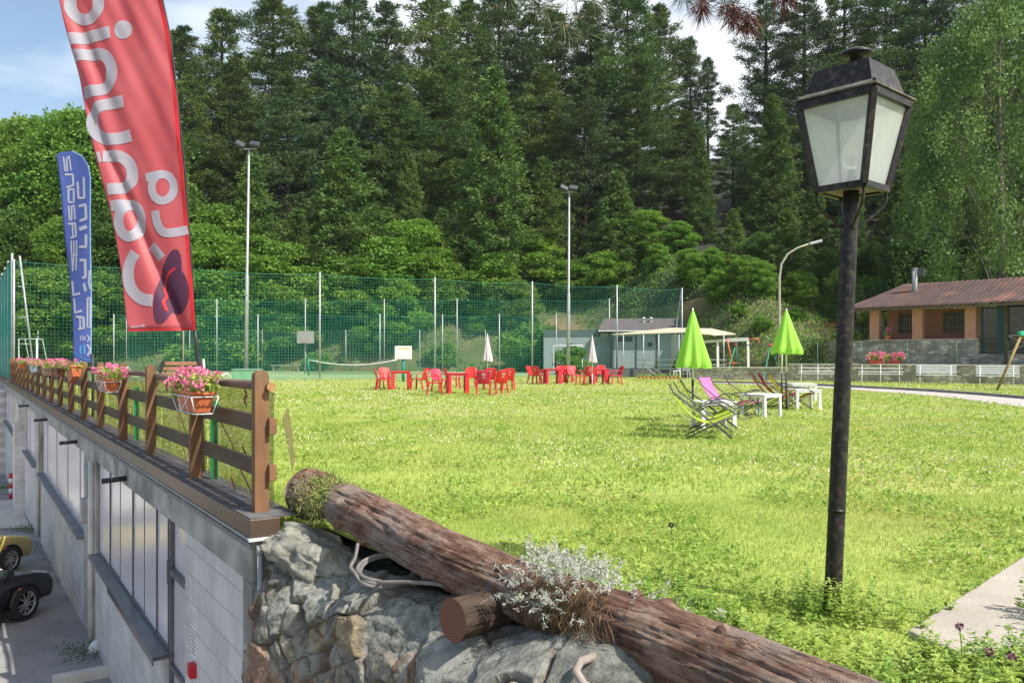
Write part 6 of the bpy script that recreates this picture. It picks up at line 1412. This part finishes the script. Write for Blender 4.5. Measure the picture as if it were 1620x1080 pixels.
# small things by the wall
def rub(name, lab, cat, px, py, build):
    z0 = -3.42; d = (CZ-z0)*F/(py-HZ)
    for _ in range(4): z0 = pz(d); d = (CZ-z0)*F/(py-HZ)
    p = GD(px, d, z0); t = build(p); tag(t, lab, cat); return t
def canb(p): q = MB(); q.tube([p+Vector((-.02, .16, .09)), p+Vector((.06, -.14, .09))], .085, 14); o = q.build('can', M['drip'], None, True); return o
rub('can', 'white empty tin lying on the asphalt by the block wall', 'tin', 149, 1030, canb)
def curbb(p): q = MB(); d = NO; q.bar(p+NO*.55+Vector((0, 0, .07)), p-NO*.45+Vector((0, 0, .07)), .16, .15); return q.build('concrete_step', M['pale_concrete'], None, bevel=.01)
rub('step', 'pale concrete step lying at the foot of the wall, bottom edge', 'step', 150, 1072, curbb)
bo = rub('bollard', 'small red and white striped bollard far down the lot', 'bollard', 17, 788, lambda p: thing('bollard', None, None, p))
for k in range(5): q = MB(); q.tube([(0, 0, .2*k), (0, 0, .2*k+.2)], .07, 10); q.build('band', pm('boll_red', (.55, .04, .04), None, 4, .5) if k == 0 else (bpy.data.materials['boll_red'] if k % 2 == 0 else M['whitepaint']), bo, True)
rng = np.random.default_rng(77); Vs = []
for (px, py, n_, r_) in ((95, 885, 60, .5), (70, 868, 60, .5), (110, 920, 40, .4), (45, 838, 120, .6), (60, 842, 90, .5), (120, 1030, 40, .35), (8, 772, 260, .9), (140, 1042, 50, .4)):
    z0 = -3.42; d = (CZ-z0)*F/(py-HZ)
    for _ in range(4): z0 = pz(d); d = (CZ-z0)*F/(py-HZ)
    C = np.array(GD(px, d, z0))+rng.normal(0, 1, (n_*3, 3))*[r_*.5, r_*.4, 0]; C[:, 2] += rng.uniform(0, .12, n_*3); Vs.append(leaves(rng, C, rng.normal(0, .6, (n_*3, 3))+[0, 0, .6], rng.uniform(.03, .09, n_*3), rng.uniform(.010, .022, n_*3)))
tag(np_obj('weeds', np.concatenate(Vs), M['leafdark']), 'scruffy weeds and moss along the foot of the block wall', 'weeds', kind='stuff')
# litter
rng = np.random.default_rng(5); n = 500; C = np.stack([rng.uniform(-9, -5.2, n), rng.uniform(11, 19, n), np.zeros(n)], 1); C[:, 2] = [pz(y)+.006 for y in C[:, 1]]
keep = [(c[0]-ORG.x)*-U.y*-1*0 == 0 and (Vector((c[0], c[1], 0))-ORG).dot(NO) > .15 for c in C]; C = C[keep]; D = rng.normal(0, 1, C.shape); D[:, 2] = .05
tag(np_obj('gravel', leaves(rng, C, D, rng.uniform(.02, .07, len(C)), rng.uniform(.015, .045, len(C)), flat=.05), pm('litter', (.35, .33, .30), (.07, .06, .05), 3, .9)), 'scattered grit and dry leaves on the asphalt', 'gravel', kind='stuff')

# ================================================================ GRASS, WEEDS AND FOREGROUND PLANTS
def inpoly(x, y, poly):
    c = np.zeros(len(x), bool); j = len(poly)-1
    for i in range(len(poly)):
        xi, yi = poly[i]; xj, yj = poly[j]
        c ^= ((yi > y) != (yj > y)) & (x < (xj-xi)*(y-yi)/(yj-yi+1e-12)+xi); j = i
    return c
PATHP = [(p.x, p.y) for p in up]+[(p.x, p.y) for p in lo_[::-1]]
def lawn_pts(rng, n, d0, d1, pxa=-120, pxb=1760):
    d = np.sqrt(rng.uniform(d0*d0, d1*d1, n)); px = rng.uniform(pxa, pxb, n); x = (px-810)/F*d
    k = inpoly(x, d, LAWN) & ~inpoly(x, d, PATHP) & ~inpoly(x, d, SLAB)
    # before the front net and the stone wall
    k &= (d-C0.y)*(C1.x-C0.x)-(x-C0.x)*(C1.y-C0.y) < 0
    k &= ~((x > 10) & (d > 46.4-(x-10.3)*.63))
    s = (x-LOGA.x)*LD.x+(d-LOGA.y)*LD.y; o_ = np.abs(-(x-LOGA.x)*LD.y+(d-LOGA.y)*LD.x); k &= ~((o_ < .13) & (s > -.1))
    return np.stack([x[k], d[k], np.zeros(k.sum())], 1), o_[k]
rng = np.random.default_rng(3)
Vs = []
for n, d0, d1, h, w in ((150000, 2.0, 8, .036, .0048), (110000, 8, 18, .05, .012), (90000, 18, 34, .05, .024), (60000, 34, 58, .06, .045)):
    C, o_ = lawn_pts(rng, n, d0, d1); m = len(C)
    pn = np.array([noise.noise(Vector((c[0]*.8, c[1]*.8, 0))) for c in C[:, :2]]) if m < 400000 else 0
    hh = h*rng.uniform(.5, 1.5, m)*(1+.5*pn)*(1+1.5*np.exp(-np.maximum(0, o_-.12)*4)*(C[:, 1] < 9))
    D = rng.normal(0, .45, (m, 3))+[0, 0, 1]; Vs.append(leaves(rng, C, D, hh, w*rng.uniform(.6, 1.4, m), quad=False))
tag(np_obj('grass', np.concatenate(Vs), M['grass']), 'sunlit meadow grass covering the lawn', 'grass', kind='stuff')
# broad weeds in the lawn: little rosettes
Vs = []
for n, d0, d1, sz in ((6000, 2.2, 8, .042), (7500, 8, 16, .05), (5000, 16, 30, .07)):
    C, o_ = lawn_pts(rng, n, d0, d1); pn = np.array([noise.noise(Vector((c[0]*.7, c[1]*.7, 5))) for c in C]); C = C[pn > -.12]; m = len(C); C = np.repeat(C, 5, 0)+rng.normal(0, sz*.35, (m*5, 3))*[1, 1, 0]
    C[:, 2] = rng.uniform(.015, .05, m*5); D = rng.normal(0, 1, (m*5, 3)); D[:, 2] = rng.uniform(.1, .7, m*5); Vs.append(leaves(rng, C, D, sz*rng.uniform(.6, 1.3, m*5), sz*.55*rng.uniform(.5, 1.2, m*5), flat=.35))
tag(np_obj('lawn_weeds', np.concatenate(Vs), M['weed']), 'clover and dandelion leaves scattered through the lawn', 'lawn weeds', kind='stuff')
Vs = []
for n, d0, d1, sz in ((700, 3, 9, .015), (9000, 9, 22, .018), (12000, 22, 45, .030)):
    C, o_ = lawn_pts(rng, n, d0, d1); pn = np.array([noise.noise(Vector((c[0]*.35, c[1]*.35, 8))) for c in C]); C = C[pn > -.02]; m = len(C); C[:, 2] = rng.uniform(.04, .075, m); C = np.repeat(C, 4, 0); Vs.append(leaves(rng, C, rng.normal(0, 1, (m*4, 3)), np.full(m*4, sz), np.full(m*4, sz)))
tag(np_obj('clover_flowers', np.concatenate(Vs), M['clover']), 'tiny whitish clover heads dotted over the lawn', 'clover flowers', kind='stuff')
# taller herbs along the log and at the lower right
def herbs(n, area, hmin, hmax, leafsz, seed, mat, name, lab, cat):
    rng = np.random.default_rng(seed); Vs = []; st = MB()
    for i in range(n):
        p = np.array(area(rng)); h = rng.uniform(hmin, hmax); k = int(5+h*45); lean = rng.normal(0, .18, 2); s = np.linspace(.15, 1, k)
        C = np.stack([p[0]+lean[0]*h*s, p[1]+lean[1]*h*s, p[2]+h*s], 1); st.tube([tuple(p), tuple(C[-1])], [.0022, .001], 3, cap=False)
        C = np.repeat(C, 3, 0); a = rng.uniform(0, 6.28, len(C)); D = np.stack([np.cos(a), np.sin(a), rng.uniform(-.1, .6, len(C))], 1); ls = leafsz*rng.uniform(.5, 1.25, len(C))*np.repeat(1.15-.6*s, 3); Vs.append(leaves(rng, C, D, ls, ls*.5, flat=.25))
    o = np_obj(name, np.concatenate(Vs), mat); me = st.build('x', mat).data; 
    bpy.data.objects.remove(bpy.data.objects['x']); tag(o, lab, cat, kind='stuff'); return o
def along(a, b, off0, off1):
    def f(rng):
        s = rng.uniform(a, b); p = LOGA+LD*s; n_ = Vector((-LD.y, LD.x, 0)); n_ = n_ if n_.dot(Vector((1, 1, 0))) > 0 else -n_; q_ = p+n_*rng.uniform(off0, off1); return (q_.x, q_.y, 0)
    return f
herbs(260, along(.2, 3.3, .12, .5), .06, .20, .035, 1, M['weed'], 'herbs', 'low leafy herbs growing against the back of the big log', 'herbs')
herbs(560, along(3.0, 5.6, .14, .80), .08, .22, .050, 2, M['weed'], 'ground_plants', 'thick leafy plants at the lower right, between the log and the slab', 'ground plants')
herbs(130, lambda r: (LB.x+r.normal(0, .22), LB.y-.05+r.normal(0, .16), 0), .08, .24, .035, 4, M['weed'], 'herbs', 'weeds clustered round the foot of the lantern post', 'herbs')
herbs(230, lambda r: (r.uniform(1.7, 2.5), r.uniform(3.0, 3.6), 0), .08, .20, .045, 6, M['weed'], 'herbs', 'leafy plants in front of the pale slab at the bottom right corner', 'herbs')
herbs(60, lambda r: (r.uniform(2.55, 3.1), r.uniform(3.8, 4.25), .03), .12, .32, .045, 5, M['weed'], 'herbs', 'tall leafy weeds on the pale slab at the right edge', 'herbs')
# tall grass at log
rng = np.random.default_rng(9); f = along(-.1, 5.6, .10, .55); m = 5200; C = np.array([f(rng) for _ in range(m)]); D = rng.normal(0, .33, (m, 3))+[0, 0, 1]; tag(np_obj('tall_grass', leaves(rng, C, D, rng.uniform(.08, .24, m), rng.uniform(.003, .007, m), quad=True), M['grass']), 'long uncut grass along the log', 'tall grass', kind='stuff')
# moss and roots on the log end
def on_log(x, a, r=0): p = Vector((x, math.cos(a)*(lr(x/LL)+r), math.sin(a)*(lr(x/LL)+r))); return LOGA+LD.to_track_quat('X', 'Z') @ p
ms = thing('moss_clump', 'shaggy green moss and grass tuft draped over the narrow neck of the log end', 'moss', on_log(.42, 1.5)); rng = np.random.default_rng(12); m = 2600
C = np.array([on_log(.42+rng.normal(0, .12), rng.uniform(.2, 3.7), rng.uniform(-.02, .05)) for _ in range(m)]); D = rng.normal(0, .6, (m, 3))+[0, 0, -.1]; o = np_obj('moss', leaves(rng, C, D, rng.uniform(.03, .08, m), rng.uniform(.004, .010, m)), pm('moss', (.14, .20, .04), (.28, .26, .09), 8, .9)); o.parent = ms; o.matrix_parent_inverse = Matrix.Translation(-ms.location)
# silver-leaved plant with its dry root mat
xs_ = (Vector(W(945, 950, 3.85))-LOGA).dot(LD)
sp_ = thing('silver_plant', 'silvery white leaved plant spilling over the log on a mat of dry roots', 'plant', on_log(xs_, 1.5)); rng = np.random.default_rng(14); Vs = []
for i in range(210):
    a = rng.uniform(.7, 3.0); x = xs_+rng.normal(-.08, .17); b = np.array(on_log(x, a, .0)); nn_ = np.array(on_log(x, a, .1))-b; nn_ /= np.linalg.norm(nn_); h = rng.uniform(.05, .15); dr_ = nn_+rng.normal(0, .45, 3)+np.array([0, 0, .35 if a < 2.4 else -.2]); dr_ /= np.linalg.norm(dr_); k = 26
    s = np.sqrt(rng.uniform(0.05, 1, k))[:, None]; C = b+dr_*h*s; D = dr_*.5+rng.normal(0, .6, (k, 3)); Vs.append(leaves(rng, C, D, rng.uniform(.013, .026, k), rng.uniform(.0035, .006, k)))
for i in range(70):
    b = np.array(along(2.6, 3.9, .12, .42)(rng)); h = rng.uniform(.12, .30); k = 40; dr_ = np.array([rng.normal(0, .25), rng.normal(0, .25), 1]); s = rng.uniform(.1, 1, k)[:, None]; C = b+dr_*h*s; Vs.append(leaves(rng, C, dr_*.5+rng.normal(0, .6, (k, 3)), rng.uniform(.02, .04, k), rng.uniform(.005, .008, k)))
o = np_obj('silver_leaves', np.concatenate(Vs), M['silver']); o.parent = sp_; o.matrix_parent_inverse = Matrix.Translation(-sp_.location)
m = 2600; C = []; D = []
for i in range(m):
    a = rng.uniform(1.9, 4.3); x = xs_+.04+rng.normal(0, .13); p = np.array(on_log(x, a, rng.uniform(.0, .045))); p2 = np.array(on_log(x, a+.3, .0)); C.append(p); D.append((p2-p)*1.2+rng.normal(0, .03, 3)+[0, 0, -.02])
m_ = len(C); o = np_obj('root_mat', leaves(rng, np.array(C), np.array(D), rng.uniform(.04, .12, m_), rng.uniform(.002, .005, m_)), M['dry']); o.parent = sp_; o.matrix_parent_inverse = Matrix.Translation(-sp_.location)
# red clover heads / thistles at lower right
for k, (px, py, d, lab) in enumerate(((1518, 990, 3.35, 'dark purple clover head on a stem at the lower right, in front of the slab'), (1565, 1030, 3.15, 'purple clover head near the bottom right corner'), (1062, 830, 4.6, 'brown seed head on a thin stem left of the lantern post'), (1602, 1040, 3.2, 'purple clover head at the very right edge'))):
    p = W(px, py, d); t = thing('wild_flower', lab, 'wild flower', (p.x, p.y, 0)); h = p.z
    q = MB(); q.tube([(0, 0, 0), (.01, 0, h*.6), (0, 0, h)], .0025, 5); q.build('stem', M['weed'], t)
    rng = np.random.default_rng(k); n = 90; dd = nrm(rng.normal(size=(n, 3))); o = np_obj('flower_head', leaves(rng, dd*.006+[0, 0, h], dd, np.full(n, .014), np.full(n, .005)), pm('clover_purple', (.16, .04, .10), (.30, .10, .20), 30, .8) if k == 0 else bpy.data.materials['clover_purple' if k != 2 else 'bark'], t)
# ================================================================ OVERHANGING PINE
ov = thing('pine_tree', 'near pine whose needle tufts hang into the top of the picture', 'pine tree', (-2.2, -3.0, 0))
q = MB(); q.tube([(-2.2, -3.0, -3), (-2.1, -2.9, 1), (-2.0, -2.8, 6.5)], [.22, .19, .12], 12); q.tube([(-2.1, -2.8, 4.3), (-1.2, .2, 3.9), (-.2, 2.3, 3.45), (.05, 3.1, 3.02), (.12, 3.35, 2.86)], [.07, .05, .028, .012, .006], 8)
q.tube([(-.2, 2.3, 3.45), (.15, 3.15, 3.0), (.30, 3.3, 2.85)], [.02, .01, .005], 6).tube([(-.2, 2.3, 3.45), (-.1, 3.0, 2.95), (-.11, 3.3, 2.88)], [.02, .01, .005], 6)
q.tube([(-1.2, .2, 3.9), (.5, 2.2, 3.5), (1.0, 3.1, 3.0), (1.0, 3.3, 2.86)], [.04, .02, .010, .005], 8).tube([(.5, 2.2, 3.5), (.85, 3.15, 3.0)], [.014, .005], 6)
q.build('trunk', M['bark'], ov, True, world=True)
def tuft(c, d, n, L_, mat, seed, spread=.75):
    rng = np.random.default_rng(seed); d = np.array(Vector(d).normalized()); C = np.array(c)+d*rng.uniform(-.035, .035, (n, 1)); D = d*.5+rng.normal(0, spread, (n, 3)); return leaves(rng, C, D, L_*rng.uniform(.7, 1.15, n), np.full(n, .0032), quad=True)
gv = []; bv = []
for k, (px, py, d) in enumerate(((785, 4, 3.3), (866, 8, 3.3), (915, 24, 3.3), (895, 36, 3.25), (845, -8, 3.2), (940, -6, 3.3), (800, -25, 3.2), (1150, -4, 3.3), (1080, -30, 3.3))): gv.append(tuft(W(px, py+9, d), (.2, .2, -.5), 175, .105, None, k))
for k, (px, py, d) in enumerate(((1110, -5, 3.3), (1160, 8, 3.25), (1182, 18, 3.25), (1240, -20, 3.3))): bv.append(tuft(W(px, py+8, d), (.15, .1, -1.2), 190, .10, None, 40+k, .38))
o = np_obj('needles', np.concatenate(gv), pm('near_needles', (.05, .08, .03), (.09, .12, .04), 30, .5)); o.parent = ov; o.matrix_parent_inverse = Matrix.Translation(-ov.location)
o = np_obj('dead_needles', np.concatenate(bv), pm('dead_needles', (.09, .025, .025), (.14, .05, .035), 30, .7)); o.parent = ov; o.matrix_parent_inverse = Matrix.Translation(-ov.location)
q = MB()
for px, py, d in ((785, 4, 3.3), (866, 8, 3.3), (915, 24, 3.3), (895, 36, 3.25)): q.ball(W(px, py+7, d), .008, 6)
q.build('bud', pm('bud_orange', (.42, .20, .06), None, 9, .8), ov, True, world=True)

# ================================================================ HAZE
q = MB(); q.box(-150, 150, -8, 190, -7.5, 62)
hz_ = q.build('haze', bpy.data.materials.new('haze_air')); tag(hz_, 'thin summer haze filling the valley', 'haze', kind='stuff')
hm = hz_.data.materials[0]; hm.use_nodes = True; t_ = hm.node_tree; t_.nodes.clear(); o_ = N(t_, 'ShaderNodeOutputMaterial'); v_ = N(t_, 'ShaderNodeVolumePrincipled')
v_.inputs['Color'].default_value = (.93, .96, 1, 1); v_.inputs['Density'].default_value = .00015; v_.inputs['Anisotropy'].default_value = .3; t_.links.new(v_.outputs[0], o_.inputs[1])
